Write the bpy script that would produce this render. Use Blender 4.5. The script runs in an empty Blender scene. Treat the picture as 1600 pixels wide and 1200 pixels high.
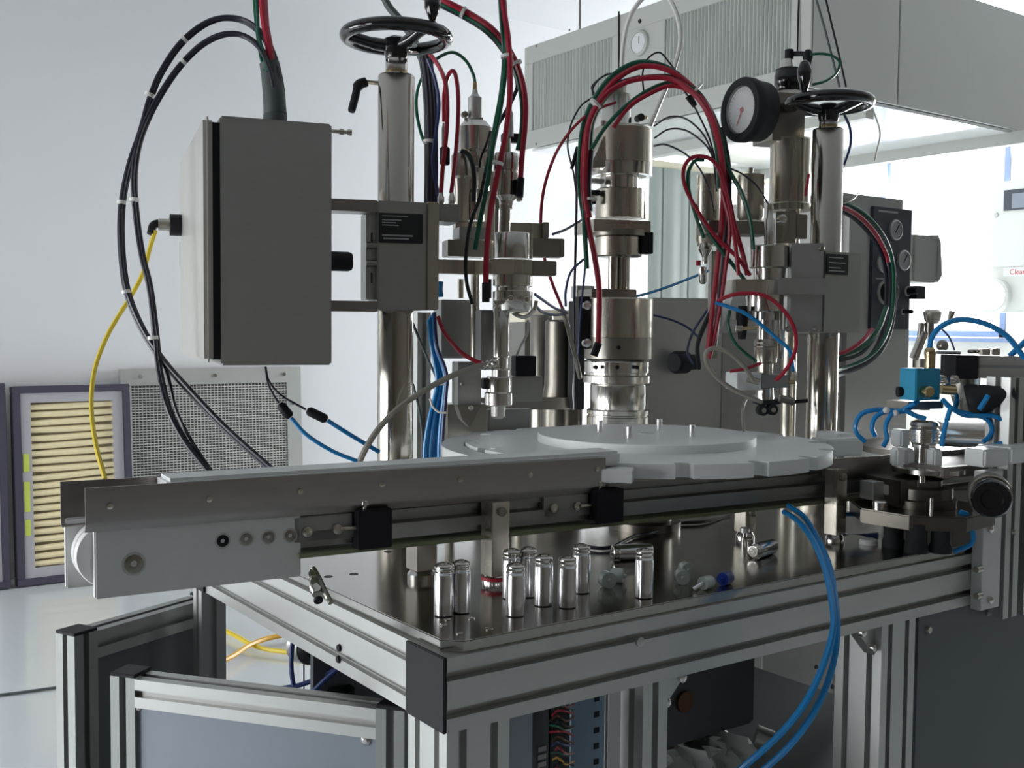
import bpy, bmesh, math, random
from mathutils import Vector, Matrix
random.seed(7)
D2R = math.pi / 180
# ------------------------------------------------------------------ camera
F = 1690.0
CAM = Vector((0, 0, 1.231))
AZ, PITCH, ROLL = 54.6 * D2R, 2.98 * D2R, 0.009
FH = Vector((math.cos(AZ), math.sin(AZ), 0))
RH = Vector((math.sin(AZ), -math.cos(AZ), 0))
UP = Vector((0, 0, 1))
FW = FH * math.cos(PITCH) - UP * math.sin(PITCH)
_u0 = RH.cross(FW)
RT = RH * math.cos(ROLL) + _u0 * math.sin(ROLL)
UV = _u0 * math.cos(ROLL) - RH * math.sin(ROLL)
cam_data = bpy.data.cameras.new('camera')
cam = bpy.data.objects.new('camera', cam_data)
bpy.context.scene.collection.objects.link(cam)
m = Matrix((RT, UV, -FW)).transposed().to_4x4()
m.translation = CAM
cam.matrix_world = m
cam_data.sensor_width = 36
cam_data.lens = 36 * F / 1600
cam_data.clip_start = 0.02
bpy.context.scene.camera = cam

def P(px, py, D):
    return CAM + (FW + RT * ((px - 800) / F) - UV * ((py - 600) / F)) * D
def ray(px, py):
    return FW + RT * ((px - 800) / F) - UV * ((py - 600) / F)
def onz(px, py, z):
    r = ray(px, py); return CAM + r * ((z - CAM.z) / r.z)
def onX(px, py, x):
    r = ray(px, py); return CAM + r * (x / r.x)
def onY(px, py, y):
    r = ray(px, py); return CAM + r * (y / r.y)
def dep(p):
    return (Vector(p) - CAM).dot(FW)
def zat(xy, py):
    """height on the vertical line through xy that shows at picture row py"""
    q = Vector((xy[0], xy[1], 0)) - CAM
    k = -(py - 600) / F
    return (k * q.dot(FW) - q.dot(UV)) / (UV.z - k * FW.z)

# ------------------------------------------------------------------ world, daylight, exposure
scn = bpy.context.scene
scn.view_settings.view_transform = 'Standard'
scn.view_settings.look = 'None'
scn.view_settings.gamma = 1
scn.view_settings.use_curve_mapping = False
scn.view_settings.exposure = 0.0
world = bpy.data.worlds.new('world'); scn.world = world
world.use_nodes = True
bg = world.node_tree.nodes['Background']
bg.inputs[0].default_value = (0.93, 0.96, 1.0, 1)
bg.inputs[1].default_value = 3.0

RX0, RX1, RY0, RY1, RZ = -2.7, 7.6, -2.6, 5.6, 3.15
def area_light(name, loc, size, size_y, direction, power, color):
    ld = bpy.data.lights.new(name, 'AREA'); ld.shape = 'RECTANGLE'
    ld.size = size; ld.size_y = size_y; ld.energy = power; ld.color = color
    o = bpy.data.objects.new(name, ld); scn.collection.objects.link(o)
    o.location = loc
    o.rotation_euler = Vector(direction).to_track_quat('-Z', 'Y').to_euler()
    return o
# daylight entering by the left windows (behind the camera's left) and the far right window
area_light('daylight_left', (RX0 - 0.12, 3.0, 1.0), 4.2, 1.4, (1, 0, -0.8), 155, (0.96, 0.97, 1.0))
area_light('daylight_right', (RX1 + 0.12, 4.96, 2.1), 1.1, 1.80, (-1, 0, -0.25), 300, (0.97, 0.98, 1.0))

area_light('daylight_side', (RX1 + 0.12, 3.15, 1.5), 1.8, 1.8, (-1, 0, -0.45), 310, (0.97, 0.98, 1.0))  # added light at an unseen side window, brightens the back wall
# ------------------------------------------------------------------ materials
def mat(name, col, metal=0.0, rough=0.5, noise=0.0, nscale=30.0, bump=0.0, bscale=80.0, stretch=None,
        trans=0.0, alpha=1.0, coat=0.0, spec=0.5, rvar=0.0, emit=0.0):
    mt = bpy.data.materials.new(name); mt.use_nodes = True
    nt = mt.node_tree; b = nt.nodes['Principled BSDF']
    b.inputs['Base Color'].default_value = (*col, 1)
    b.inputs['Metallic'].default_value = metal
    b.inputs['Roughness'].default_value = rough
    b.inputs['Transmission Weight'].default_value = trans
    b.inputs['Alpha'].default_value = alpha
    b.inputs['Coat Weight'].default_value = coat
    b.inputs['Specular IOR Level'].default_value = spec
    if emit:
        b.inputs['Emission Color'].default_value = (*col, 1); b.inputs['Emission Strength'].default_value = emit
    if noise or bump or rvar:
        tc = nt.nodes.new('ShaderNodeTexCoord'); mp = nt.nodes.new('ShaderNodeMapping')
        nt.links.new(tc.outputs['Object'], mp.inputs[0])
        if stretch: mp.inputs['Scale'].default_value = stretch
        n = nt.nodes.new('ShaderNodeTexNoise'); n.inputs['Scale'].default_value = nscale
        n.inputs['Detail'].default_value = 3
        nt.links.new(mp.outputs[0], n.inputs['Vector'])
        if noise:
            mx = nt.nodes.new('ShaderNodeMix'); mx.data_type = 'RGBA'
            mx.inputs[6].default_value = (*[c * (1 - noise) for c in col], 1)
            mx.inputs[7].default_value = (*[min(1, c * (1 + noise)) for c in col], 1)
            nt.links.new(n.outputs['Fac'], mx.inputs[0]); nt.links.new(mx.outputs[2], b.inputs['Base Color'])
        if rvar:
            mr = nt.nodes.new('ShaderNodeMapRange')
            mr.inputs['To Min'].default_value = max(0.02, rough - rvar); mr.inputs['To Max'].default_value = rough + rvar
            nt.links.new(n.outputs['Fac'], mr.inputs[0]); nt.links.new(mr.outputs[0], b.inputs['Roughness'])
        if bump:
            n2 = nt.nodes.new('ShaderNodeTexNoise'); n2.inputs['Scale'].default_value = bscale
            nt.links.new(mp.outputs[0], n2.inputs['Vector'])
            bp = nt.nodes.new('ShaderNodeBump'); bp.inputs['Strength'].default_value = bump
            bp.inputs['Distance'].default_value = 0.002
            nt.links.new(n2.outputs['Fac'], bp.inputs['Height']); nt.links.new(bp.outputs[0], b.inputs['Normal'])
    return mt

MT = dict(
    wall=mat('wall_paint', (0.62, 0.63, 0.64), rough=0.55, noise=0.02, nscale=2),
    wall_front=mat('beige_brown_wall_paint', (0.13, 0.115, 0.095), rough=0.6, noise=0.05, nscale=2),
    wall_far=mat('far_wall_paint', (0.66, 0.66, 0.60), rough=0.6, noise=0.02, nscale=2),
    ceil=mat('ceiling_paint', (0.50, 0.51, 0.52), rough=0.7, noise=0.02, nscale=2),
    floor=mat('floor_epoxy', (0.60, 0.64, 0.66), rough=0.14, noise=0.04, nscale=1.5, bump=0.03, bscale=6, coat=0.3),
    frame=mat('blue_grey_frame', (0.16, 0.22, 0.36), rough=0.4, noise=0.05),
    whiteframe=mat('pale_window_bar', (0.55, 0.56, 0.55), rough=0.4, noise=0.05),
    steel=mat('brushed_steel', (0.54, 0.51, 0.44), 1, 0.28, noise=0.10, nscale=40, stretch=(1, 1, 0.06), rvar=0.08),
    steel_dark=mat('dark_steel', (0.31, 0.295, 0.26), 1, 0.34, noise=0.15, nscale=30, rvar=0.08),
    rail=mat('rail_steel', (0.36, 0.335, 0.32), 1, 0.36, noise=0.12, nscale=14, stretch=(1, 1, 8), rvar=0.1),
    chrome=mat('polished_steel', (0.66, 0.64, 0.60), 1, 0.17, noise=0.04, nscale=20, rvar=0.04),
    tubest=mat('honed_column_steel', (0.50, 0.47, 0.42), 1, 0.15, noise=0.08, nscale=60, stretch=(1, 1, 0.03), rvar=0.05),
    plate=mat('worn_table_plate', (0.42, 0.41, 0.38), 1, 0.16, noise=0.12, nscale=6, rvar=0.07),
    canister=mat('canister_aluminium', (0.80, 0.80, 0.82), 1, 0.20, noise=0.03, nscale=50),
    alu=mat('anodised_aluminium', (0.52, 0.53, 0.51), 0.75, 0.38, noise=0.04, nscale=20, stretch=(1, 1, 1)),
    alu_plate=mat('matt_cast_aluminium', (0.66, 0.67, 0.66), 0.35, 0.5, noise=0.03, nscale=120, bump=0.06, bscale=900),
    aludark=mat('weathered_profile_aluminium', (0.30, 0.31, 0.30), 0.75, 0.36, noise=0.06),  # profile aluminium in a darker grey
    castgrey=mat('bead_blasted_steel', (0.34, 0.345, 0.33), 0.7, 0.42, noise=0.05, nscale=60),
    groove=mat('profile_groove_shade', (0.30, 0.31, 0.31), 0.6, 0.5, noise=0.05),
    boxsteel=mat('brushed_enclosure_steel', (0.43, 0.435, 0.42), 0.85, 0.42, noise=0.08, nscale=60, stretch=(1, 1, 12), rvar=0.06, bump=0.05, bscale=400),
    doorsteel=mat('enclosure_door_steel', (0.62, 0.61, 0.57), 0.85, 0.38, noise=0.05, nscale=60, stretch=(1, 1, 0.1)),
    black=mat('black_plastic', (0.014, 0.014, 0.018), rough=0.5, noise=0.1, nscale=60, spec=0.22),
    blackgloss=mat('black_gloss_phenolic', (0.012, 0.012, 0.014), rough=0.12, noise=0.1, nscale=30, coat=0.4),
    rubber=mat('black_rubber', (0.02, 0.022, 0.024), rough=0.65, noise=0.1, nscale=80, spec=0.3),
    cable=mat('black_cable', (0.02, 0.02, 0.035), rough=0.35, noise=0.1, nscale=60),
    conduit=mat('grey_green_conduit', (0.07, 0.085, 0.085), rough=0.6, noise=0.1, nscale=90),
    red=mat('red_hose', (0.38, 0.012, 0.035), rough=0.32, noise=0.08, nscale=30),
    green=mat('green_hose', (0.006, 0.11, 0.06), rough=0.32, noise=0.08, nscale=30),
    blue=mat('blue_hose', (0.012, 0.24, 0.58), rough=0.25, noise=0.06, nscale=30),
    navy=mat('navy_hose', (0.02, 0.04, 0.14), rough=0.35, noise=0.06, nscale=30),
    yellow=mat('yellow_cable', (0.72, 0.55, 0.04), rough=0.4, noise=0.06, nscale=30),
    amber=mat('amber_cable', (0.62, 0.34, 0.03), rough=0.4, noise=0.06, nscale=30),
    greyhose=mat('grey_hose', (0.34, 0.32, 0.27), rough=0.5, noise=0.06, nscale=30),
    whitehose=mat('milky_hose', (0.72, 0.74, 0.70), rough=0.35, noise=0.04, nscale=30),
    tie=mat('white_cable_tie', (0.75, 0.75, 0.72), rough=0.5, noise=0.04),
    pom=mat('white_acetal', (0.80, 0.83, 0.82), rough=0.42, noise=0.02, nscale=8),
    roller=mat('white_roller', (0.80, 0.80, 0.79), rough=0.45, noise=0.02, nscale=8),
    beltgreen=mat('green_belt', (0.20, 0.22, 0.13), rough=0.6, noise=0.08),
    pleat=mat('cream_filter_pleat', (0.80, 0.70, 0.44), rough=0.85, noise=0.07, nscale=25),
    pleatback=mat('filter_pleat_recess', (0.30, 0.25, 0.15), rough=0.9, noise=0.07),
    filtframe=mat('filter_gasket', (0.05, 0.045, 0.07), rough=0.6, noise=0.06),
    filtalu=mat('filter_inner_frame', (0.48, 0.47, 0.50), 0.4, 0.5, noise=0.05),
    mesh_bg=mat('mesh_backing', (0.20, 0.19, 0.19), 0.3, 0.7, noise=0.15, nscale=60),
    wire=mat('mesh_wire', (0.55, 0.55, 0.52), 0.5, 0.5, noise=0.06),
    label_y=mat('yellow_green_label', (0.52, 0.60, 0.10), rough=0.6, noise=0.08),
    hood=mat('hood_grey_paint', (0.52, 0.535, 0.50), rough=0.5, noise=0.03, nscale=5),
    hood_gr=mat('hood_grille_metal', (0.52, 0.55, 0.51), 0.2, 0.5, noise=0.04),
    hood_gap=mat('hood_grille_gap', (0.16, 0.18, 0.17), rough=0.7, noise=0.04),
    cab=mat('cabinet_grey_paint', (0.45, 0.45, 0.43), 0.2, 0.45, noise=0.03, nscale=4),
    cabpale=mat('pale_cabinet_paint', (0.62, 0.64, 0.60), rough=0.45, noise=0.02, nscale=4),
    darkpanel=mat('dark_instrument_panel', (0.05, 0.06, 0.075), rough=0.4, noise=0.06),
    dial=mat('gauge_dial_white', (0.74, 0.76, 0.76), rough=0.35, noise=0.03),
    greydial=mat('gauge_dial_grey', (0.36, 0.38, 0.38), rough=0.35, noise=0.03),
    glass=mat('gauge_glass', (1, 1, 1), rough=0.02, alpha=0.12, noise=0.0, spec=0.8),
    needle=mat('red_needle', (0.55, 0.03, 0.03), rough=0.5, noise=0.05),
    cyan=mat('cyan_valve_body', (0.02, 0.30, 0.50), rough=0.35, noise=0.05),
    brass=mat('brass', (0.62, 0.50, 0.28), 1, 0.25, noise=0.08),
    blue_plate=mat('blue_grey_terminal_rail', (0.22, 0.32, 0.42), 0.3, 0.45, noise=0.05),
    panel=mat('guard_panel_grey', (0.24, 0.27, 0.31), 0.3, 0.34, noise=0.05, nscale=3),
    paneldark=mat('dark_guard_panel', (0.10, 0.115, 0.125), 0.3, 0.42, noise=0.05, nscale=3),
    underside=mat('hood_underside_gloss_white', (0.80, 0.82, 0.80), rough=0.16, coat=0.6, noise=0.02, nscale=3),
    curtain=mat('milky_strip_curtain', (0.32, 0.37, 0.345), rough=0.35, noise=0.05, nscale=2),
    bag=mat('clear_plastic_bag', (0.50, 0.52, 0.50), rough=0.10, noise=0.10, bump=0.9, bscale=18, spec=0.8),
    ledge=mat('cream_painted_ledge', (0.78, 0.74, 0.58), rough=0.5, noise=0.03),
    ink=mat('printed_red_ink', (0.55, 0.08, 0.08), rough=0.6, noise=0.03),
    inkgrey=mat('printed_grey_ink', (0.42, 0.43, 0.43), rough=0.6, noise=0.03),
    plabel=mat('black_data_plate', (0.02, 0.022, 0.026), rough=0.35, noise=0.08),
    clear=mat('frosted_clear_plastic', (0.42, 0.47, 0.44), rough=0.2, noise=0.06, spec=0.8),
    bluecap=mat('blue_fitting', (0.02, 0.06, 0.45), rough=0.3, noise=0.05),
    fblack=mat('dark_motor_enamel', (0.035, 0.04, 0.045), rough=0.4, noise=0.2),
    gunmetal=mat('dark_machined_gunmetal', (0.15, 0.14, 0.12), 1, 0.3, noise=0.1),
    copper=mat('copper_winding', (0.10, 0.045, 0.02), 0.6, 0.4, noise=0.3, nscale=80),
)
def glass_mat():
    mt = bpy.data.materials.new('window_glass'); mt.use_nodes = True
    nt = mt.node_tree; nt.nodes.clear()
    o = nt.nodes.new('ShaderNodeOutputMaterial'); mx = nt.nodes.new('ShaderNodeMixShader')
    t = nt.nodes.new('ShaderNodeBsdfTransparent'); g = nt.nodes.new('ShaderNodeBsdfGlossy')
    g.inputs['Roughness'].default_value = 0.02; mx.inputs[0].default_value = 0.06
    nt.links.new(t.outputs[0], mx.inputs[1]); nt.links.new(g.outputs[0], mx.inputs[2]); nt.links.new(mx.outputs[0], o.inputs[0])
    return mt
MT['winglass'] = glass_mat()

# ------------------------------------------------------------------ mesh builder
class MB:
    def __init__(s): s.v = []; s.f = []
    def add(s, vs, fs):
        n = len(s.v); s.v += [Vector(v) for v in vs]; s.f += [tuple(i + n for i in f) for f in fs]; return s
    def box(s, c, size, ax=None):
        c = Vector(c); ax = ax or (Vector((1, 0, 0)), Vector((0, 1, 0)), Vector((0, 0, 1)))
        h = [ax[i] * (size[i] / 2) for i in range(3)]
        vs = [c + h[0] * a + h[1] * b + h[2] * d for d in (-1, 1) for b in (-1, 1) for a in (-1, 1)]
        return s.add(vs, [(0, 2, 3, 1), (4, 5, 7, 6), (0, 1, 5, 4), (2, 6, 7, 3), (0, 4, 6, 2), (1, 3, 7, 5)])
    def ring(s, c, a, b, r, n):
        return [c + a * (r * math.cos(2 * math.pi * i / n)) + b * (r * math.sin(2 * math.pi * i / n)) for i in range(n)]
    def turn(s, c, axis, prof, n=28, cap=True):
        """profile [(distance along axis, radius)...]"""
        axis = Vector(axis).normalized(); c = Vector(c)
        a = axis.orthogonal().normalized(); b = axis.cross(a)
        vs = []; fs = []; k = len(prof)
        for h, r in prof: vs += s.ring(c + axis * h, a, b, max(r, 1e-5), n)
        for j in range(k - 1):
            for i in range(n):
                i2 = (i + 1) % n
                fs.append((j * n + i, j * n + i2, (j + 1) * n + i2, (j + 1) * n + i))
        if cap: fs += [tuple(range(n - 1, -1, -1)), tuple((k - 1) * n + i for i in range(n))]
        return s.add(vs, fs)
    def cyl(s, p0, p1, r, r1=None, n=20):
        p0 = Vector(p0); p1 = Vector(p1)
        return s.turn(p0, p1 - p0, [(0, r), ((p1 - p0).length, r if r1 is None else r1)], n)
    def tube(s, pts, r, n=8, closed=False, cap=True):
        pts = [Vector(p) for p in pts]; k = len(pts); vs = []; fs = []
        nrm = None
        for j in range(k):
            if closed: t = pts[(j + 1) % k] - pts[j - 1]
            else: t = pts[min(j + 1, k - 1)] - pts[max(j - 1, 0)]
            t.normalize()
            if nrm is None: nrm = t.orthogonal().normalized()
            nrm = (nrm - t * nrm.dot(t)).normalized()
            b = t.cross(nrm)
            rr = r[j] if isinstance(r, (list, tuple)) else r
            vs += s.ring(pts[j], nrm, b, rr, n)
        for j in range(k if closed else k - 1):
            j2 = (j + 1) % k
            for i in range(n):
                i2 = (i + 1) % n
                fs.append((j * n + i, j * n + i2, j2 * n + i2, j2 * n + i))
        if cap and not closed: fs += [tuple(range(n - 1, -1, -1)), tuple((k - 1) * n + i for i in range(n))]
        return s.add(vs, fs)
    def prism(s, poly, vec):
        """planar polygon of 3D points swept by vec"""
        n = len(poly); poly = [Vector(p) for p in poly]; vec = Vector(vec)
        vs = poly + [p + vec for p in poly]
        fs = [tuple(range(n - 1, -1, -1)), tuple(range(n, 2 * n))] + [(i, (i + 1) % n, n + (i + 1) % n, n + i) for i in range(n)]
        return s.add(vs, fs)
    def ball(s, c, r, n=14, sq=1.0, axis=(0, 0, 1)):
        k = 8
        return s.turn(Vector(c) - Vector(axis).normalized() * 0, axis, [(-r * sq * math.cos(math.pi * j / k), r * math.sin(math.pi * j / k)) for j in range(k + 1)], n, False)
    def wbox(s, p0, p1, w, h, up=UP):
        """bar between two points, width w sideways, height h along up"""
        p0 = Vector(p0); p1 = Vector(p1); t = (p1 - p0); L = t.length; t.normalize()
        side = t.cross(up).normalized(); u = side.cross(t).normalized()
        return s.box((p0 + p1) / 2, (L, w, h), (t, side, u))

def crom(pts, sub=8):
    """smooth path through points"""
    pts = [Vector(p) for p in pts]
    if len(pts) < 3: return pts
    out = []
    q = [pts[0] * 2 - pts[1]] + pts + [pts[-1] * 2 - pts[-2]]
    for i in range(1, len(q) - 2):
        a, b, c, d = q[i - 1], q[i], q[i + 1], q[i + 2]
        for k in range(sub):
            t = k / sub
            out.append(0.5 * ((2 * b) + (c - a) * t + (2 * a - 5 * b + 4 * c - d) * t * t + (3 * b - a - 3 * c + d) * t ** 3))
    out.append(pts[-1]); return out

def mkobj(name, mb, material, parent=None, bev=0.0, smooth=38, inv=None, stuff=False):
    me = bpy.data.meshes.new(name)
    vs = [inv @ v for v in mb.v] if inv is not None else mb.v
    me.from_pydata([tuple(v) for v in vs], [], mb.f)
    me.validate()
    bm = bmesh.new(); bm.from_mesh(me)
    bmesh.ops.recalc_face_normals(bm, faces=bm.faces)
    if bev:
        es = [e for e in bm.edges if len(e.link_faces) == 2 and e.calc_face_angle(0) > 0.8]
        if es: bmesh.ops.bevel(bm, geom=es, offset=bev, segments=2, affect='EDGES', clamp_overlap=True)
    bm.to_mesh(me); bm.free()
    for p in me.polygons: p.use_smooth = True
    me.set_sharp_from_angle(angle=smooth * D2R)
    me.materials.append(MT[material] if isinstance(material, str) else material)
    o = bpy.data.objects.new(name, me); scn.collection.objects.link(o)
    if parent is not None: o.parent = parent
    if stuff: o['kind'] = 'stuff'
    return o

class Thing:
    def __init__(s, name, label, cat, loc, rotz=0.0, group=None, kind=None):
        o = bpy.data.objects.new(name, None); scn.collection.objects.link(o)
        o.empty_display_size = 0.05
        o.location = Vector(loc); o.rotation_euler = (0, 0, rotz)
        if label: o['label'] = label
        if cat: o['category'] = cat
        if group: o['group'] = group
        if kind: o['kind'] = kind
        s.o = o; s.inv = (Matrix.Translation(Vector(loc)) @ Matrix.Rotation(rotz, 4, 'Z')).inverted()
    def p(s, name, mb, material, parent=None, bev=0.0, smooth=38, label=None, stuff=False):
        o = mkobj(name, mb, material, parent or s.o, bev, smooth, s.inv, stuff)
        if label: o['label'] = label
        return o
def solo(name, label, cat, mb, material, group=None, bev=0.0, smooth=38):
    lo = [min(v[i] for v in mb.v) for i in range(3)]; hi = [max(v[i] for v in mb.v) for i in range(3)]
    c = Vector(((lo[0] + hi[0]) / 2, (lo[1] + hi[1]) / 2, lo[2]))
    o = mkobj(name, mb, material, None, bev, smooth, Matrix.Translation(-c))
    o.location = c; o['label'] = label; o['category'] = cat
    if group: o['group'] = group
    return o
def struct(name, mb, material, bev=0.0, parent=None):
    o = mkobj(name, mb, material, parent, bev)
    if parent is None: o['kind'] = 'structure'
    return o
def clone(o, loc, label=None, rotz=None):
    c = o.copy(); scn.collection.objects.link(c); c.location = Vector(loc)
    if rotz is not None: c.rotation_euler = (0, 0, rotz)
    if label: c['label'] = label
    for ch in list(o.children):
        d = ch.copy(); scn.collection.objects.link(d); d.parent = c
        for g in list(ch.children):
            e = g.copy(); scn.collection.objects.link(e); e.parent = d
    return c

X, Y, Z = Vector((1, 0, 0)), Vector((0, 1, 0)), Vector((0, 0, 1))
def frame_at(deg):
    """horizontal axes turned deg from the view: u to the right (and away), v away"""
    a = deg * D2R
    u = RH * math.cos(a) + FH * math.sin(a); v = FH * math.cos(a) - RH * math.sin(a)
    return u, v, Z
def along(p, u, px):
    """distance from p along u to where picture column px is reached"""
    k = (px - 800) / F; q = Vector(p) - CAM
    return (k * q.dot(FW) - q.dot(RT)) / (u.dot(RT) - k * u.dot(FW))
def fbox(mb, x0, x1, y0, y1, D, t, deg=35.4):
    """block whose near face covers picture columns x0..x1 and rows y0..y1 (at x0, depth D), t thick"""
    u, v, _ = frame_at(deg)
    c = P(x0, (y0 + y1) / 2, D)
    w = along(c, u, x1)
    z0, z1 = zat(c, y1), zat(c, y0)
    c = Vector((c.x, c.y, (z0 + z1) / 2)) + u * (w / 2) + v * (t / 2)
    return mb.box(c, (w, t, z1 - z0), (u, v, Z))
def stack(mb, px, py, D, rows, n=32):
    """turned vertical part; rows [(picture row, radius in px)...] from the top down"""
    c = P(px, py, D); k = D / F
    prof = [(zat(c, y), r * k) for y, r in rows]
    prof = prof[::-1]
    z0 = prof[0][0]
    return mb.turn(Vector((c.x, c.y, z0)), Z, [(z - z0, r) for z, r in prof], n)
def hose(pts, rpx, n=8, sub=7):
    """picture points with depth -> smooth tube; rpx radius in px at the first depth"""
    q = [P(*p) for p in pts]
    return MB().tube(crom(q, sub), rpx / F * pts[0][2], n)
# ------------------------------------------------------------------ room shell
def slab(name, x0, x1, y0, y1, z0, z1, material):
    return struct(name, MB().box(((x0 + x1) / 2, (y0 + y1) / 2, (z0 + z1) / 2), (x1 - x0, y1 - y0, z1 - z0)), material)
slab('floor', RX0 - .2, RX1 + .2, RY0 - .2, RY1 + .2, -0.1, 0, 'floor')
slab('ceiling', RX0 - .2, RX1 + .2, RY0 - .2, RY1 + .2, RZ, RZ + 0.1, 'ceil')
slab('wall_back', RX0 - .2, RX1 + .2, RY1, RY1 + 0.2, 0, RZ, 'wall')
slab('wall_front', RX0 - .2, RX1 + .2, RY0 - 0.2, RY0, 0, RZ, 'wall_front')
def wall_hole(name, x, thick, holes, material):
    mb = MB(); ys = [RY0]
    for (y0, y1, z0, z1) in holes:
        mb.box((x + thick / 2, (ys[-1] + y0) / 2, RZ / 2), (abs(thick), y0 - ys[-1], RZ))
        mb.box((x + thick / 2, (y0 + y1) / 2, z0 / 2), (abs(thick), y1 - y0, z0))
        mb.box((x + thick / 2, (y0 + y1) / 2, (z1 + RZ) / 2), (abs(thick), y1 - y0, RZ - z1))
        ys.append(y1)
    mb.box((x + thick / 2, (ys[-1] + RY1) / 2, RZ / 2), (abs(thick), RY1 - ys[-1], RZ))
    return struct(name, mb, material)
W1 = (4.41, 5.52, 1.19, 3.02)
W3 = (2.2, 4.1, 0.6, 2.4)  # unseen opening, added for the extra side light
W2 = (0.9, 5.1, 0.35, 1.65)
wall_hole('wall_right', RX1, 0.2, [W3, W1], 'wall_far')
wall_hole('wall_left', RX0, -0.2, [W2], 'wall_front')
def window(name, x, w, nbars, transom, fm, dirn):
    y0, y1, z0, z1 = w
    pane = struct(name, MB().box((x, (y0 + y1) / 2, (z0 + z1) / 2), (0.008, y1 - y0, z1 - z0)), 'winglass')
    fr = MB()
    for z in (z0 + .025, z1 - .025): fr.box((x, (y0 + y1) / 2, z), (0.07, y1 - y0, 0.045))
    for y in (y0 + .025, y1 - .025): fr.box((x, y, (z0 + z1) / 2), (0.07, 0.045, z1 - z0))
    mkobj('window_frame', fr, fm, pane)
    for k in range(1, nbars + 1):
        y = y0 + (y1 - y0) * k / (nbars + 1)
        mkobj('mullion', MB().box((x, y, (z0 + z1) / 2), (0.05, 0.05, z1 - z0)), fm, pane)
    if 0: mkobj('transom', MB().box((x - .06, (y0 + y1) / 2, transom), (0.10, y1 - y0 + .6, 0.09)), 'whiteframe', pane)
    mkobj('sill', MB().box((x + dirn * 0.03, (y0 + y1) / 2, z0 - .02), (0.22, y1 - y0 + .1, 0.03)), 'whiteframe' if nbars else fm, pane)
window('window_1', RX1 + 0.03, W1, 0, 2.695, 'frame', -1)
window('window_3', RX1 + 0.03, W3, 2, None, 'frame', -1)  # window out of view, added so light reaches the back wall
window('window_2', RX0 - 0.03, W2, 3, None, 'whiteframe', 1)
slab('baseboard_back', RX0, RX1, RY1 - 0.012, RY1, 0, 0.08, 'whiteframe')

# ------------------------------------------------------------------ filters leaning on the back wall
def lean(x_left_px, y_bot_px, width, height, thick, tilt, xpx=None):
    b = onz(x_left_px, y_bot_px, 0.0)
    yy = min(b.y, RY1 - 0.02 - math.sin(tilt) * height - thick - 0.07)
    b = onY(x_left_px, y_bot_px, yy); b.z = 0.0
    up = Vector((0, math.sin(tilt), math.cos(tilt))); nr = Vector((0, math.cos(tilt), -math.sin(tilt)))
    return b, up, nr
def pleated_filter(label, px, py, width, height, label_strip):
    tilt = 4 * D2R; th = 0.07
    b, up, nr = lean(px, py, width, height, th, tilt)
    b.z = math.sin(tilt) * th
    t = Thing('panel_filter', label, 'filter', b, group=None)
    ax = (X, nr, up)
    def bx(mb, x0, x1, h0, h1, d0, d1):
        return mb.box(b + X * ((x0 + x1) / 2) + up * ((h0 + h1) / 2) + nr * ((d0 + d1) / 2), (x1 - x0, d1 - d0, h1 - h0), ax)
    g = 0.034
    f = MB()
    bx(f, 0, width, 0, g, 0, th); bx(f, 0, width, height - g, height, 0, th)
    bx(f, 0, g, g, height - g, 0, th); bx(f, width - g, width, g, height - g, 0, th)
    t.p('outer_frame', f, 'filtframe', bev=0.003)
    f = MB(); a = g; c = g + 0.045
    bx(f, a, width - a, a, c, 0.012, th); bx(f, a, width - a, height - c, height - a, 0.012, th)
    bx(f, a, c, c, height - c, 0.012, th); bx(f, width - c, width - a, c, height - c, 0.012, th)
    t.p('inner_frame', f, 'filtalu')
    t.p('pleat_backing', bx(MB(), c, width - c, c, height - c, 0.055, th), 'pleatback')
    n = int((height - 2 * c) / 0.0365)
    pitch = (height - 2 * c) / n
    for i in range(n):
        h = c + pitch * (i + 0.5); sl = random.uniform(-.004, .004)
        p0 = b + X * c + up * (h - 0.004 - sl) + nr * 0.040
        p1 = b + X * (width - c) + up * (h + 0.004 + sl) + nr * 0.040
        q = [p0, p0.lerp(p1, .33) + up * random.uniform(-.002, .002), p0.lerp(p1, .66), p1]
        t.p('pleat', MB().tube(q, [pitch * .36, pitch * .40, pitch * .41, pitch * .36], 8), 'pleat')
    if label_strip:
        for (h0, h1) in ((.25, .33), (.37, .52), (.57, .66)):
            t.p('label_strip', bx(MB(), 0.040, 0.066, h0 * height, h1 * height, 0.008, 0.012), 'label_y')
    return t
pleated_filter('cream pleated filter in dark frame leaning on the wall, left of the wire-mesh panel', 28, 905, 0.535, 0.935, True)
pleated_filter('cream pleated filter cut off by the left edge of the photo', -196, 908, 0.545, 0.95, False)

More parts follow.
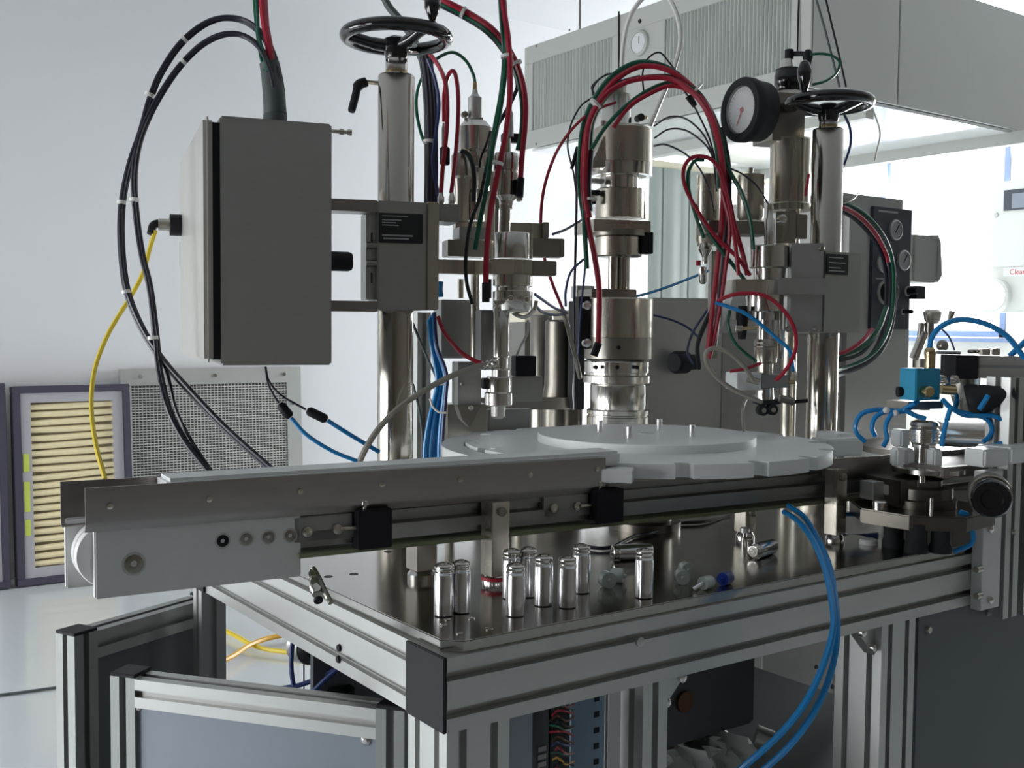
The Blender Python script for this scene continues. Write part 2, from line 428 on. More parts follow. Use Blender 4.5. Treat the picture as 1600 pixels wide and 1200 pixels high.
def mesh_panel():
    tilt = 3 * D2R; th = 0.05
    b = P(195, 905, 1); b = onY(195, 890, RY1 - 0.11); b.z = 0
    ztop = zat(b, 577); r = onY(476, 600, b.y); w = r.x - b.x; h = ztop
    t = Thing('mesh_panel', 'grey framed wire-mesh panel leaning on the wall behind the cream filter', 'panel', b)
    up = Vector((0, math.sin(tilt), math.cos(tilt))); nr = Vector((0, math.cos(tilt), -math.sin(tilt))); ax = (X, nr, up)
    def bx(mb, x0, x1, h0, h1, d0, d1):
        return mb.box(b + X * ((x0 + x1) / 2) + up * ((h0 + h1) / 2) + nr * ((d0 + d1) / 2), (x1 - x0, d1 - d0, h1 - h0), ax)
    g = 0.085; gs = 0.055
    f = MB(); bx(f, 0, w, 0, g, 0, .03); bx(f, 0, w, h - g, h, 0, .03); bx(f, 0, gs, g, h - g, 0, .03); bx(f, w - gs - .03, w, g, h - g, 0, .03)
    t.p('frame', f, 'alu', bev=.002)
    t.p('backing', bx(MB(), gs, w - gs, g, h - g, .025, .03), 'mesh_bg')
    f = MB(); n = 46
    for i in range(1, n): 
        x = gs + (w - 2 * gs) * i / n
        bx(f, x - .0016, x + .0016, g, h - g, .012, .016)
    m2 = 62
    for i in range(1, m2):
        hh = g + (h - 2 * g) * i / m2
        bx(f, gs, w - gs, hh - .0022, hh + .0022, .008, .012)
    t.p('wire_mesh', f, 'wire', stuff=True)
    for (x, hh) in ((.1, h - .04), (.5 * w, h - .04), (w - .1, h - .04), (w - .05, h - .2)):
        c = b + X * x + up * hh
        t.p('screw', MB().cyl(c, c - nr * .006, .010, n=10), 'chrome')
mesh_panel()

# ------------------------------------------------------------------ ceiling-hung filter hood
HX0, HY0, HY1, HZ0, HZ1 = 3.2, 2.64, 4.42, 2.12, 2.62
t = Thing('filter_hood', 'long grey ceiling-hung air filter hood with ribbed grilles, top right', 'air unit', (HX0 + 1, (HY0 + HY1) / 2, HZ0))
HX1 = 4.76
b = MB().box(((HX0 + .012 + HX1) / 2, (HY0 + .012 + HY1) / 2, (HZ0 + HZ1) / 2 + .006), (HX1 - HX0 - .012, HY1 - HY0 - .012, HZ1 - HZ0 - .012))
t.p('housing', b, 'hood')
yA = onX(955, 150, HX0).y; yB = onX(1038, 100, HX0).y; yC = onX(1235, 60, HX0).y
gz0, gz1 = HZ0 + .085, HZ1 - .085
f = MB()
def hx(mb, y0, y1, z0, z1, d=0.012, x=HX0): return mb.box((x + d / 2, (y0 + y1) / 2, (z0 + z1) / 2), (d, abs(y1 - y0), z1 - z0))
hx(f, HY0, HY1, HZ0, gz0); hx(f, HY0, HY1, gz1, HZ1); hx(f, HY1 - .07, HY1, gz0, gz1); hx(f, yB, yA, gz0, gz1); hx(f, HY0, yC, gz0, gz1)
t.p('face_frame', f, 'hood', bev=.002)
for (y0, y1, n) in ((yA, HY1 - .07, 24), (yC, yB, 34)):
    f = MB(); p = (y1 - y0) / n
    hx(f, y0, y1, gz0, gz1, .004, HX0 + .011)
    g = t.p('grille_backing', f, 'hood_gap')
    f = MB()
    for i in range(n):
        yy = y0 + p * (i + .5)
        f.prism([(HX0 + .013, yy - p * .42, gz0), (HX0 + .003, yy - p * .12, gz0), (HX0 + .003, yy + p * .12, gz0), (HX0 + .013, yy + p * .42, gz0)], (0, 0, gz1 - gz0))
    t.p('grille_ribs', f, 'hood_gr', stuff=True)
# right face: flat panels with seams
px_seams = [HX0, onY(1405, 80, HY0).x, HX1]
for a_, b_ in zip(px_seams[:-1], px_seams[1:]):
    t.p('side_panel', MB().box(((a_ + b_) / 2, HY0 + .006, (HZ0 + HZ1) / 2), (b_ - a_ - .008, .012, HZ1 - HZ0)), 'hood', bev=.002)
# gauge on the hood
gc = onX(1001, 68, HX0)
t.p('light_diffuser', MB().box(((HX0 + HX1) / 2, (HY0 + HY1) / 2, HZ0 - .004), (HX1 - HX0 - .06, HY1 - HY0 - .06, .012)), 'underside')
t.p('end_beam', MB().box((4.60, (HY0 + HY1) / 2 + .05, HZ0 - .035), (.05, HY1 - HY0 + .3, .055)), 'hood')
g = t.p('gauge', MB().turn(gc, -X, [(0, .055), (.014, .055), (.018, .050), (.018, .044), (.014, .044)], 28), 'hood_gr')
t.p('gauge_dial', MB().turn(gc, -X, [(.0, .043), (.0155, .043)], 28), 'dial', parent=g)
t.p('gauge_needle', MB().box(gc - X * .0165 + Z * .012 - Y * .006, (.001, .003, .03)), 'black', parent=g)
c = onX(1000, 33, HX0); t.p('screw', MB().turn(c, -X, [(0, .010), (.005, .008)], 10), 'black')
for px, py in ((838, 72), (890, 47), (925, 200), (838, 225), (1180, 150)):
    c = onX(px, py, HX0)
    t.p('screw', MB().turn(c, -X, [(0, .006), (.003, .005)], 8), 'steel_dark')
for px in (898, 1090):
    c = onX(px, 40, HX0); t.p('hanger_rod', MB().cyl((HX0 + .03, c.y, HZ1), (HX0 + .03, c.y, RZ), .006, n=8), 'steel_dark')
# curtain rail and strips under the hood
cy = HY1 + 0.02
r0 = onY(835, 236, cy)
t = Thing('strip_curtain', 'milky plastic strip curtain hanging behind the centre tower below the hood', 'curtain', (5.0, HY1 - .3, 2.05))
t.p('rail', MB().box((3.62 + (onY(1205, 290, HY1 - .3).x - 3.62) / 2, HY1 - .3, 2.06), (onY(1205, 290, HY1 - .3).x - 3.62, .05, .05)), 'ledge')
t.p('rail', MB().box((3.6, 3.55, 2.08), (.05, 1.75, .045)), 'hood')
xa = onY(1012, 300, HY1 - .3).x; xb = onY(1114, 300, HY1 - .3).x
n = 5
for i in range(n):
    w = (xb - xa) / n; x = xa + w * (i + .5); d = .006 * (i % 2)
    f = MB(); seg = 8; pts = []
    for j in range(seg + 1):
        u = (j / seg - .5) * w * 1.3
        pts.append((x + u, HY1 - .33 - d - .0015 * math.cos(u / w * 5), .35))
    pts += [(p[0], p[1] + .003, .35) for p in reversed(pts)]
    f.prism(pts, (0, 0, 1.70))
    t.p('strip', f, 'curtain')

# pale ledge cabinet low behind, visible between the stations
t = Thing('wall_trunking', 'cream ledge running along the wall behind the centre tower', 'trunking', (4.2, RY1 - .06, 2.0))
t.p('body', MB().box((5.3, RY1 - .06, 2.02), (1.2, .12, .08)), 'ledge', bev=.004)

# ------------------------------------------------------------------ white wall cabinet, far right
c0 = onX(1547, 290, RX1 - 0.45)
cabX = RX1 - .45
yl = c0.y; zt = zat(c0, 288); zb = zat(c0, 488)
t = Thing('wall_cabinet', 'white wall cabinet with dark display and red printed notice, right edge of photo', 'cabinet', (cabX + .2, yl - .45, zb))
t.p('body', MB().box((cabX + .225, yl - .45, (zt + zb) / 2), (.45, .9, zt - zb)), 'cabpale', bev=.012)
t.p('door', MB().box((cabX - .008, yl - .46, (zt + zb) / 2 + .16), (.016, .84, (zt - zb) * .66)), 'cabpale', bev=.004)
def onc(px, py, d=.0): return onX(px, py, cabX - d)
def cabplate(name, x0, x1, y0, y1, d0, d1, mt, par=None):
    a = onc(x0, (y0 + y1) / 2); b_ = onc(x1, (y0 + y1) / 2); z0, z1 = zat(a, y1), zat(a, y0)
    return t.p(name, MB().box((cabX - (d0 + d1) / 2, (a.y + b_.y) / 2, (z0 + z1) / 2), (d1 - d0, abs(a.y - b_.y), z1 - z0)), mt, parent=par)
disp = cabplate('display', 1571, 1612, 298, 330, .016, .022, 'darkpanel')
cabplate('display_screen', 1584, 1608, 303, 326, .022, .024, 'panel', disp)
lk = onc(1557, 336, .016); t.p('lock', MB().turn(lk, -X, [(0, .018), (.01, .014)], 12), 'alu')
cabplate('notice', 1568, 1606, 418, 432, .0, .003, 'dial')
def text_obj(body, size, mtn, origin, xa, ya, parent, inv, name='lettering', ext=.0004):
    cu = bpy.data.curves.new(name, 'FONT'); cu.body = body; cu.size = size; cu.extrude = ext; cu.resolution_u = 3
    o = bpy.data.objects.new(name, cu); scn.collection.objects.link(o)
    dg = bpy.context.evaluated_depsgraph_get(); me = bpy.data.meshes.new_from_object(o.evaluated_get(dg))
    bpy.data.objects.remove(o); bpy.data.curves.remove(cu)
    xa = Vector(xa); ya = Vector(ya); za = xa.cross(ya)
    M4 = Matrix((xa, ya, za)).transposed().to_4x4(); M4.translation = Vector(origin)
    me.transform(inv @ M4); me.materials.clear(); me.materials.append(MT[mtn])
    o = bpy.data.objects.new(name, me); scn.collection.objects.link(o); o.parent = parent
    return o
q = onc(1577, 429, .004)
text_obj('Clean', .052, 'ink', q, -Y, Z, t.o, t.inv)
# round rimmed disc beside it; its glow stands for a bright reflection
c = onc(1556, 462, 0)
t2 = Thing('bulkhead_lamp', 'round white bulkhead lamp below the cabinet notice, glowing bright', 'lamp', c)
t2.p('rim', MB().turn(c, -X, [(0, .12), (.05, .12), (.06, .105), (.06, .10), (.0, .10)], 28), 'cabpale')
MT['lampglow'] = mat('lamp_glow', (1, 1, .97), rough=.4, emit=6.0)  # emission put in for the reflected brightness
t2.p('diffuser', MB().turn(c, -X, [(0.01, .10), (.055, .10), (.075, .07), (.085, .03), (.088, .001)], 28), 'lampglow')
# ------------------------------------------------------------------ machine table
TO = P(698, 1147, 1.127); TO.z = 0; TBZ = zat(TO, 1147); TPZ = TBZ + 0.08      # outer corner of the frame
TX, TY = 1.35, 0.80
PZ = TPZ + 0.013                                                               # top of the plate
t = Thing('machine_table', 'steel-topped machine table on an aluminium profile frame, black caps at its corner', 'table', (TO.x + TX / 2, TO.y + TY / 2, 0))
def profile(mb, c0, axis, L, w, h, sd, updir, faces):
    """slotted profile: two-slot faces built as raised bands.  c0 = start, sd = outward side, updir = up"""
    return mb
def slot_beam(p0, axis, L, sd, up, wide, high, nslot, body_mt, parentname, tt):
    """extruded beam starting at p0 (outer lower edge), running L along axis; sd points inward; slots in the outer face"""
    mb = MB(); a, s_, u = Vector(axis), Vector(sd), Vector(up)
    pitch = high / nslot; sw = 0.010
    # cross-section outline with T-slots cut in the outer face, and in the inner face
    pts = [(0, 0)]
    for k in range(nslot):
        m_ = pitch * (k + .5)
        pts += [(0, m_ - sw / 2), (.006, m_ - sw / 2 + .001), (.011, m_ - sw / 2), (.011, m_ + sw / 2), (.006, m_ + sw / 2 - .001), (0, m_ + sw / 2)]
    pts += [(0, high), (wide, high), (wide, 0)]
    poly = [Vector(p0) + s_ * x + u * y for x, y in pts]
    mb.prism(poly, a * L)
    return tt.p(parentname, mb, body_mt, smooth=20)
slot_beam((TO.x, TO.y, TBZ), X, TX, Y, Z, .08, .08, 2, 'alu', 'frame_beam', t)
slot_beam((TO.x, TO.y + .08, TBZ), Y, TY - .16, X, Z, .08, .08, 2, 'alu', 'frame_beam', t)
slot_beam((TO.x + TX, TO.y + TY, TBZ), -X, TX, -Y, Z, .08, .08, 2, 'alu', 'frame_beam', t)
slot_beam((TO.x + TX, TO.y + TY - .08, TBZ), -Y, TY - .16, -X, Z, .08, .08, 2, 'alu', 'frame_beam', t)
t.p('end_cap', MB().box((TO.x - .002, TO.y + .04, TBZ + .04), (.004, .08, .0805)), 'black', bev=.001)
t.p('end_cap', MB().box((TO.x - .002, TO.y + TY - .04, TBZ + .04), (.004, .08, .0805)), 'black', bev=.001)
i_ = .006; ch = .018
pl = [(TO.x + i_ + ch, TO.y + i_), (TO.x + TX, TO.y + i_), (TO.x + TX, TO.y + TY - i_), (TO.x + i_, TO.y + TY - i_), (TO.x + i_, TO.y + i_ + ch)]
t.p('top_plate', MB().prism([(x, y, TPZ) for x, y in pl], (0, 0, .013)), 'plate', bev=.0012)
def leg(x, y, wx, wy, top=TBZ, name='leg', tt=None, mt='alu', z0=.02, sl=True):
    """upright slotted profile with its near corner at x, y"""
    mb = MB(); sw, dp = .010, .011
    def side(n_, L): 
        out = []
        for k in range(n_):
            m_ = L / n_ * (k + .5); out += [(m_ - sw / 2, 0), (m_ - sw / 2, dp), (m_ + sw / 2, dp), (m_ + sw / 2, 0)]
        return out
    nx, ny = max(1, round(wx / .04)), max(1, round(wy / .04))
    pts = [(0, 0)] + [(a, b) for a, b in side(nx, wx)] + [(wx, 0)] + [(wx - b, a) for a, b in side(ny, wy)] + [(wx, wy)] \
        + [(wx - a, wy - b) for a, b in side(nx, wx)] + [(0, wy)] + [(b, wy - a) for a, b in side(ny, wy)]
    mb.prism([(x + a, y + b, z0) for a, b in pts], (0, 0, top - z0))
    o = (tt or t).p(name, mb, mt, smooth=20)
    return o
leg(TO.x, TO.y, .08, .08); leg(TO.x + .275, TO.y, .04, .04); leg(TO.x + .735, TO.y, .08, .08)
leg(TO.x, TO.y + TY - .06, .04, .04); leg(TO.x + TX - .04, TO.y + TY - .04, .04, .04); leg(TO.x + TX - .04, TO.y, .04, .04)
for (x, y) in ((.02, .02), (.275, .02), (.77, .02), (.02, TY - .04), (TX - .02, TY - .02), (TX - .02, .02)):
    t.p('levelling_foot', MB().turn((TO.x + x, TO.y + y, 0), Z, [(0, .03), (.008, .03), (.012, .01), (.022, .01)], 16), 'rubber')
# corner gussets under the front beam
for x, s in ((.315, 1), (.735, -1)):
    f = MB(); a = Vector((TO.x + x, TO.y + .012, TBZ)); q = .045
    f.prism([a, a + X * q * s, a - Z * q], Y * .018); g = t.p('gusset', f, 'alu')
    for d in ((X * s * .032 - Z * .006), (X * s * .006 - Z * .032)):
        c = a + d; t.p('bolt', MB().turn(c, -Y, [(0, .006), (.006, .006), (.007, .004)], 10), 'chrome', parent=g)
# tapped holes and screws in the plate
for px, py in ((693, 977), (718, 990), (764, 983), (736, 967), (700, 968)):
    c = onz(px, py, PZ); g = t.p('plate_screw', MB().turn(c, Z, [(0, .0045), (.0008, .0045), (.0012, .003)], 12), 'chrome')
for px, py in ((513, 901), (553, 897), (606, 862), (700, 955)):
    c = onz(px, py, PZ); t.p('plate_hole', MB().turn(c, Z, [(-.002, .006), (.0003, .006)], 14), 'black')
# beam bolts and scuffs
for px, py in ((531, 1012), (530, 1030)):
    c = onX(px, py, TO.x); t.p('bolt', MB().turn(c, -X, [(0, .005), (.003, .004)], 12), 'black')
c = onY(998, 1002, TO.y); t.p('bolt', MB().turn(c, -Y, [(0, .006), (.004, .006), (.005, .003)], 12), 'alu')

# ------------------------------------------------------------------ conveyor
RAZ = 1.058
CA = P(132, 762, 1.142); cdep = 1.142
cdir = (RH * math.cos(30.5 * D2R) + FH * math.sin(30.5 * D2R)); cnr = (FH * math.cos(30.5 * D2R) - RH * math.sin(30.5 * D2R))
def cs(px): return along(CA, cdir, px)
RZ0 = CA.z
def cpt(s, w, z): return Vector((CA.x, CA.y, 0)) + cdir * s + cnr * w + Z * z
def cbox(mb, s0, s1, w0, w1, z0, z1): return mb.box(cpt((s0 + s1) / 2, (w0 + w1) / 2, (z0 + z1) / 2), (s1 - s0, w1 - w0, z1 - z0), (cdir, cnr, Z))
SE = cs(944); SR = cs(1640)
t = Thing('belt_conveyor', 'long narrow belt conveyor with dark steel guide rails crossing in front of the white turntable', 'conveyor', cpt(SR / 2, .03, PZ))
zr = RZ0
def rail_part(s0, s1, w, zt_, face, drop_end, name='guide_rail', lip=True):
    """sheet guide rail with rounded lower lip; its far end sits drop_end lower"""
    f = MB(); h = .049; pr = []
    if lip: pr = [(0, 0), (0, -h + .012), (.0015, -h + .006), (.005, -h + .001), (.009, -h), (.009, -h + .0015), (.0055, -h + .003), (.003, -h + .007), (.002, -h + .012), (.002, 0)]
    else: pr = [(0, 0), (0, -h), (.002, -h), (.002, 0)]
    pts0 = [cpt(s0, w + face * 1 * (p[0]), zt_ + p[1]) for p in pr]
    pts1 = [cpt(s1, w + face * (p[0]), zt_ - drop_end + p[1]) for p in pr]
    n = len(pr); f.add(pts0 + pts1, [tuple(range(n - 1, -1, -1)), tuple(range(n, 2 * n))] + [(i, (i + 1) % n, n + (i + 1) % n, n + i) for i in range(n)])
    return t.p(name, f, 'rail', smooth=25)
fr = rail_part(0, SE, -.004, zr, 1, .004)
rail_part(-.016, SE, .0587, zr, -1, .004)
# rounded outer swage on the front rail
for px, py in ((170, 791), (325, 780), (467, 768), (595, 757), (716, 750), (826, 742), (930, 733)):
    s = cs(px); p0 = cpt(s, -.004, 0); z = zat(p0, py)
    t.p('screw', MB().turn(cpt(s, -.004, z), -cnr, [(0, .0038), (.0016, .0034), (.002, .002)], 12), 'chrome' if px < 400 else 'steel', parent=fr)
c = cpt(0.004, .0587, zr - .017); t.p('screw', MB().turn(c, -cnr, [(0, .004), (.002, .003)], 12), 'brass')
# white guide insert between the rails
s0 = cs(262)
f = MB(); cbox(f, s0, SE + .03, .001, .054, zr - .016, zr + .0035)
t.p('guide_insert', f, 'pom', bev=.004)
# machined end plates and tail roller
ez0, ez1 = zat(CA, 940), zr - .038
ep = MB(); cbox(ep, .010, cs(472), .004, .016, ez0, ez1)
epo = t.p('end_plate', ep, 'alu_plate', bev=.0015)
ep = MB(); cbox(ep, -.012, .24, .052, .064, ez0 + .004, ez1 - .002); t.p('end_plate', ep, 'alu_plate', bev=.0015)
ep = MB(); cbox(ep, -.012, .02, .050, .066, ez0 + .0005, ez1 - .004)
f = MB(); rr = .036; f.turn(cpt(.029, .018, (ez0 + ez1) / 2 + .002), cnr, [(0, rr - .001), (.002, rr), (.012, rr), (.013, rr - .0015), (.016, rr - .0015), (.017, rr), (.032, rr), (.034, rr - .001)], 48)
t.p('tail_roller', f, 'roller')
for px, py, r, mt in ((209, 881, .0130, 'steel_dark'), (349, 845, .0090, 'black'), (386, 842, .0088, 'steel_dark'), (421, 839, .0088, 'steel_dark'), (455, 837, .0086, 'steel_dark')):
    p0 = cpt(cs(px), .004, 0); c = cpt(cs(px), .004, zat(p0, py))
    g = t.p('bolt_recess', MB().turn(c, -cnr, [(-.001, r), (.0006, r), (.0006, r * .80), (-.0002, r * .78)], 24, cap=False), 'alu', parent=epo)
    t.p('bolt_head', MB().turn(c, -cnr, [(-.003, r * .76), (.0004, r * .76), (.0008, r * .66), (.0008, r * .28), (-.001, r * .26)], 20, ), mt, parent=epo)
# aluminium body: stepped extrusion with slots, running full length
bz = .965
f = MB(); s1 = cs(474)
pr = [(.016, .050), (.016, .040), (.010, .040), (.010, .034), (.016, .034), (.016, .026), (.004, .024), (.004, .012), (.010, .012), (.010, .004), (.052, .004), (.052, .050)]
f.prism([cpt(s1 - .01, a, bz + b) for a, b in pr], cdir * (SR - s1))
t.p('body_profile', f, 'aludark', smooth=20)
f = MB(); cbox(f, s1 - .006, SR, -.002, .050, bz - .006, bz - .001); t.p('belt_return', f, 'beltgreen')
f = MB(); cbox(f, SE + .03, cs(1302), .008, .048, zr - .036, zr - .030); t.p('belt', f, 'rubber')
f = MB(); cbox(f, SE + .01, cs(1302), -.001, .004, zr - .040, zr - .020); cbox(f, cs(1290), SR, .0, .006, zr - .056, zr - .030); t.p('side_strip', f, 'rail')
# clamp stations with black blocks
for (x0, x1, y0, y1) in ((555, 607, 798, 859), (925, 968, 766, 819)):
    sa, sb = cs(x0), cs(x1); p0 = cpt(sa, -.008, 0); z0, z1 = zat(p0, y1), zat(p0, y0)
    f = MB(); cbox(f, sa, sb, -.012, .010, z0, z1); blk = t.p('clamp_block', f, 'black', bev=.001)
    f = MB(); cbox(f, sa - .075, sa - .002, .004, .016, z0 + .012, z1 - .004); t.p('clamp_plate', f, 'castgrey', bev=.001)
    zc = (z0 + z1) / 2 + .002
    for ds, r in ((-.060, .006), (-.022, .006)):
        c = cpt(sa + ds, .004, zc); t.p('clamp_screw', MB().turn(c, -cnr, [(0, r), (.005, r), (.006, r * .7), (.006, r * .3)], 14), 'steel', parent=blk)
    c = cpt(sa - .020, -.002, zc); t.p('set_screw', MB().cyl(c, c + cdir * .020, .0028, n=10), 'steel', parent=blk)
    c = cpt(sa + .012, -.001, z1); t.p('thumb_bolt', MB().turn(c, Z, [(0, .0028), (.005, .0028), (.0055, .0052), (.010, .0052), (.011, .004)], 16), 'chrome', parent=blk)
# supports
def support(px0, px1, w, y0, y1, wdt, dpt, ring, mt='steel'):
    s = cs(px0); s2 = cs(px1); f = MB()
    zb = PZ + .014; ztop = zat(cpt(s, w, 0), y0)
    cbox(f, s, s2, w, w + dpt, zb, ztop); o = t.p('support_leg', f, mt, bev=.001)
    c = cpt((s + s2) / 2, w + dpt / 2, PZ)
    t.p('support_foot', MB().turn(c, Z, [(0, dpt * .62), (.009, dpt * .62), (.014, dpt * .5)], 24), 'chrome', parent=o)
    if ring: t.p('red_washer', MB().turn(c + Z * .009, Z, [(0, dpt * .66), (.004, dpt * .66)], 24), 'red', parent=o)
def support_sq(px_mid, w, y0, a, ring, mt='steel', zbot=None):
    """square post turned with the table, near edge at picture column px_mid"""
    s = cs(px_mid); p0 = cpt(s, w, 0); zt_ = zat(p0, y0); zb = PZ + .013
    f = MB(); f.box((p0.x + a / 2, p0.y + a / 2, (zb + zt_) / 2), (a, a, zt_ - zb)); o = t.p('support_leg', f, mt, bev=.0008)
    c = Vector((p0.x + a / 2, p0.y + a / 2, PZ))
    t.p('support_foot', MB().turn(c, Z, [(0, a * .62), (.007, a * .62), (.013, a * .45)], 24), 'chrome', parent=o)
    if ring: t.p('red_washer', MB().turn(c + Z * .007, Z, [(0, a * .68), (.004, a * .68)], 24), 'red', parent=o)
    c = p0 + Vector((a / 2, 0, zt_ - .012)); t.p('bolt', MB().turn(c, -Y, [(0, .006), (.004, .006), (.005, .004)], 12), 'steel_dark', parent=o)
support_sq(757, -.022, 786, .027, True)
support_sq(680, .050, 795, .030, False, 'steel_dark')
support_sq(1287, -.030, 734, .024, False)
support_sq(1205, .052, 790, .024, False)

# ------------------------------------------------------------------ white turntable
DC = P(1009, 690, 1.80); DZ = DC.z; DR = .3005
t = Thing('turntable', 'large white plastic indexing turntable with pocketed rim and four steel pins', 'turntable', (DC.x, DC.y, PZ))
def disc_poly(R, pockets, rad, phase, z, seg=10):
    pts = []
    if not pockets: return [Vector((DC.x + R * math.cos(2 * math.pi * i / 96), DC.y + R * math.sin(2 * math.pi * i / 96), z)) for i in range(96)]
    half = math.asin(rad / R)
    for k in range(pockets):
        a = phase + 2 * math.pi * k / pockets
        # pocket: sides straight in then round bottom
        for j in range(seg + 1):
            th = math.pi * j / seg
            lx = R * math.cos(half) - .010 - rad * math.sin(th); ly = -rad * math.cos(th)
            pts.append((lx, ly, a))
        a2 = a + 2 * math.pi / pockets
        pts_l = []
        for j in range(9):
            b = a + half + (2 * math.pi / pockets - 2 * half) * j / 8
            pts_l.append((R, 0, b))
        # entry lip before arc
        pts += pts_l
    out = []
    for (lx, ly, a) in pts:
        out.append(Vector((DC.x + lx * math.cos(a) - ly * math.sin(a), DC.y + lx * math.sin(a) + ly * math.cos(a), z)))
    return out
# phase so that one pocket faces picture column 1070
ref = P(1070, 722, 1.50); ph = math.atan2(ref.y - DC.y, ref.x - DC.x)
t.p('pocket_disc', MB().prism(disc_poly(DR, 16, .0125, ph, DZ - .021), (0, 0, .021)), 'pom', bev=.0008)
uc = P(1009, 680, 1.80)
def dturn(z0, prof, n=96, c=None):
    c = c or DC; return MB().turn((c.x, c.y, z0), Z, prof, n)
UZ = DZ + .0135
t.p('upper_disc', dturn(DZ - .001, [(0, .1795), (.0135, .1795), (.0145, .1785)], 96), 'pom')
for px, py, ph_ in ((937, 675, 0), (983, 685, 0), (1030, 672, 0), (1081, 682, 0)):
    c = onz(px, py, UZ); 
    t.p('pin', MB().turn(c, Z, [(0, .0052), (.0185, .0052), (.0195, .0044)], 18), 'canister')
c = onz(1010, 677, UZ); t.p('centre_cap', MB().turn(c, Z, [(0, .013), (.0006, .013)], 24), 'alu_plate')
t.p('hub', MB().turn((DC.x, DC.y, PZ), Z, [(0, .06), (.012, .06), (.014, .045), (DZ - .021 - PZ, .045)], 40), 'gunmetal')
# fixed crescent guide, left and rear
def crescent(a0, a1, r0, r1, z0, z1, mt, name, bev=.001):
    n = 40; up_ = []
    for i in range(n + 1):
        a = a0 + (a1 - a0) * i / n; up_.append((DC.x + r1 * math.cos(a), DC.y + r1 * math.sin(a), z0))
    for i in range(n, -1, -1):
        a = a0 + (a1 - a0) * i / n; up_.append((DC.x + r0 * math.cos(a), DC.y + r0 * math.sin(a), z0))
    return MB().prism(up_, (0, 0, z1 - z0))
la = math.atan2(-RH.y, -RH.x)            # direction of picture-left
cg = Thing('rim_guide', 'white crescent guide around the left rim of the turntable', 'guide', (DC.x - RH.x * .32, DC.y - RH.y * .32, PZ))
cg.p('crescent', crescent(la - 85 * D2R, la + 80 * D2R, .303, .340, DZ - .0225, DZ - .0045, 'pom', ''), 'pom', bev=.001)
for d in (-50, 0, 45):
    a = la + d * D2R; c = Vector((DC.x + .325 * math.cos(a), DC.y + .325 * math.sin(a), PZ))
    cg.p('post', MB().cyl(c, c + Z * (DZ - .026 - PZ), .008), 'steel')

# ------------------------------------------------------------------ left column with handwheel
def handwheel(tt, c, R, tube_r, hub_r, mt='blackgloss', knob=True, spokes=3, ph=0, dish=.018):
    w = tt.p('handwheel', MB().tube([c + Vector((R * math.cos(a), R * math.sin(a), 0)) for a in [2 * math.pi * i / 48 for i in range(48)]], tube_r, 14, closed=True), mt)
    tt.p('hub', MB().turn(c - Z * (dish + .016), Z, [(0, hub_r * .9), (.010, hub_r), (.030, hub_r), (.034, hub_r * .6)], 24), mt, parent=w)
    for k in range(spokes):
        a = ph + 2 * math.pi * k / spokes; d = Vector((math.cos(a), math.sin(a), 0))
        tt.p('spoke', MB().tube(crom([c - Z * dish * .8 + d * hub_r * .7, c - Z * dish * .6 + d * (R * .5), c - Z * .002 + d * (R - tube_r * .6)], 5), [tube_r * .95] * 5 + [tube_r * .85] * 6, 10), mt, parent=w)
    return w
C1 = P(618, 500, 1.75)
zb = PZ
t = Thing('lift_column', 'polished steel column with black handwheel, left of the turntable', 'column', (C1.x, C1.y, PZ))
k = 1.75 / F
zt_ = zat(C1, 118)
t.p('column_tube', MB().turn((C1.x, C1.y, PZ), Z, [(0, .029), (zt_ - PZ - .002, .029), (zt_ - PZ, .0275)], 48), 'tubest')
t.p('base_flange', MB().turn((C1.x, C1.y, PZ), Z, [(0, .055), (.014, .055), (.016, .053)], 40), 'steel')
t.p('neck', MB().turn((C1.x, C1.y, zt_), Z, [(0, .0165), (.006, .0165), (.007, .0175), (.024, .0175), (.026, .016), (.034, .016)], 32), 'chrome')
t.p('brass_bush', MB().turn((C1.x, C1.y, zt_), Z, [(0, .0178), (.006, .0178)], 32), 'brass')
zw = zat(C1, 58)
w = handwheel(t, Vector((C1.x, C1.y, zw)), .080, .0105, .020, ph=math.atan2(FH.y, FH.x) - .35)
kp = onz(655, 50, zw); kp = Vector((C1.x, C1.y, zw)) + (Vector((kp.x, kp.y, zw)) - Vector((C1.x, C1.y, zw))).normalized() * .078
t.p('crank_knob', MB().turn(kp, Z, [(0, .006), (.008, .008), (.012, .005), (.018, .007), (.032, .0125), (.044, .0125), (.054, .007), (.058, .002)], 20), 'blackgloss', parent=w)
# clamp lever
p0 = P(592, 130, 1.75); p1 = P(572, 128, 1.74); p2 = P(560, 134, 1.735); p3 = P(549, 174, 1.72)
lv = t.p('clamp_lever', MB().tube(crom([p1, p2, p2.lerp(p3, .5), p3], 6), [.008] * 4 + [.0085] * 4 + [.0065] * 10 + [.0055], 12), 'black')
t.p('stud', MB().cyl(p0 + (p0 - p1) * .5, p1, .0035), 'steel', parent=lv)

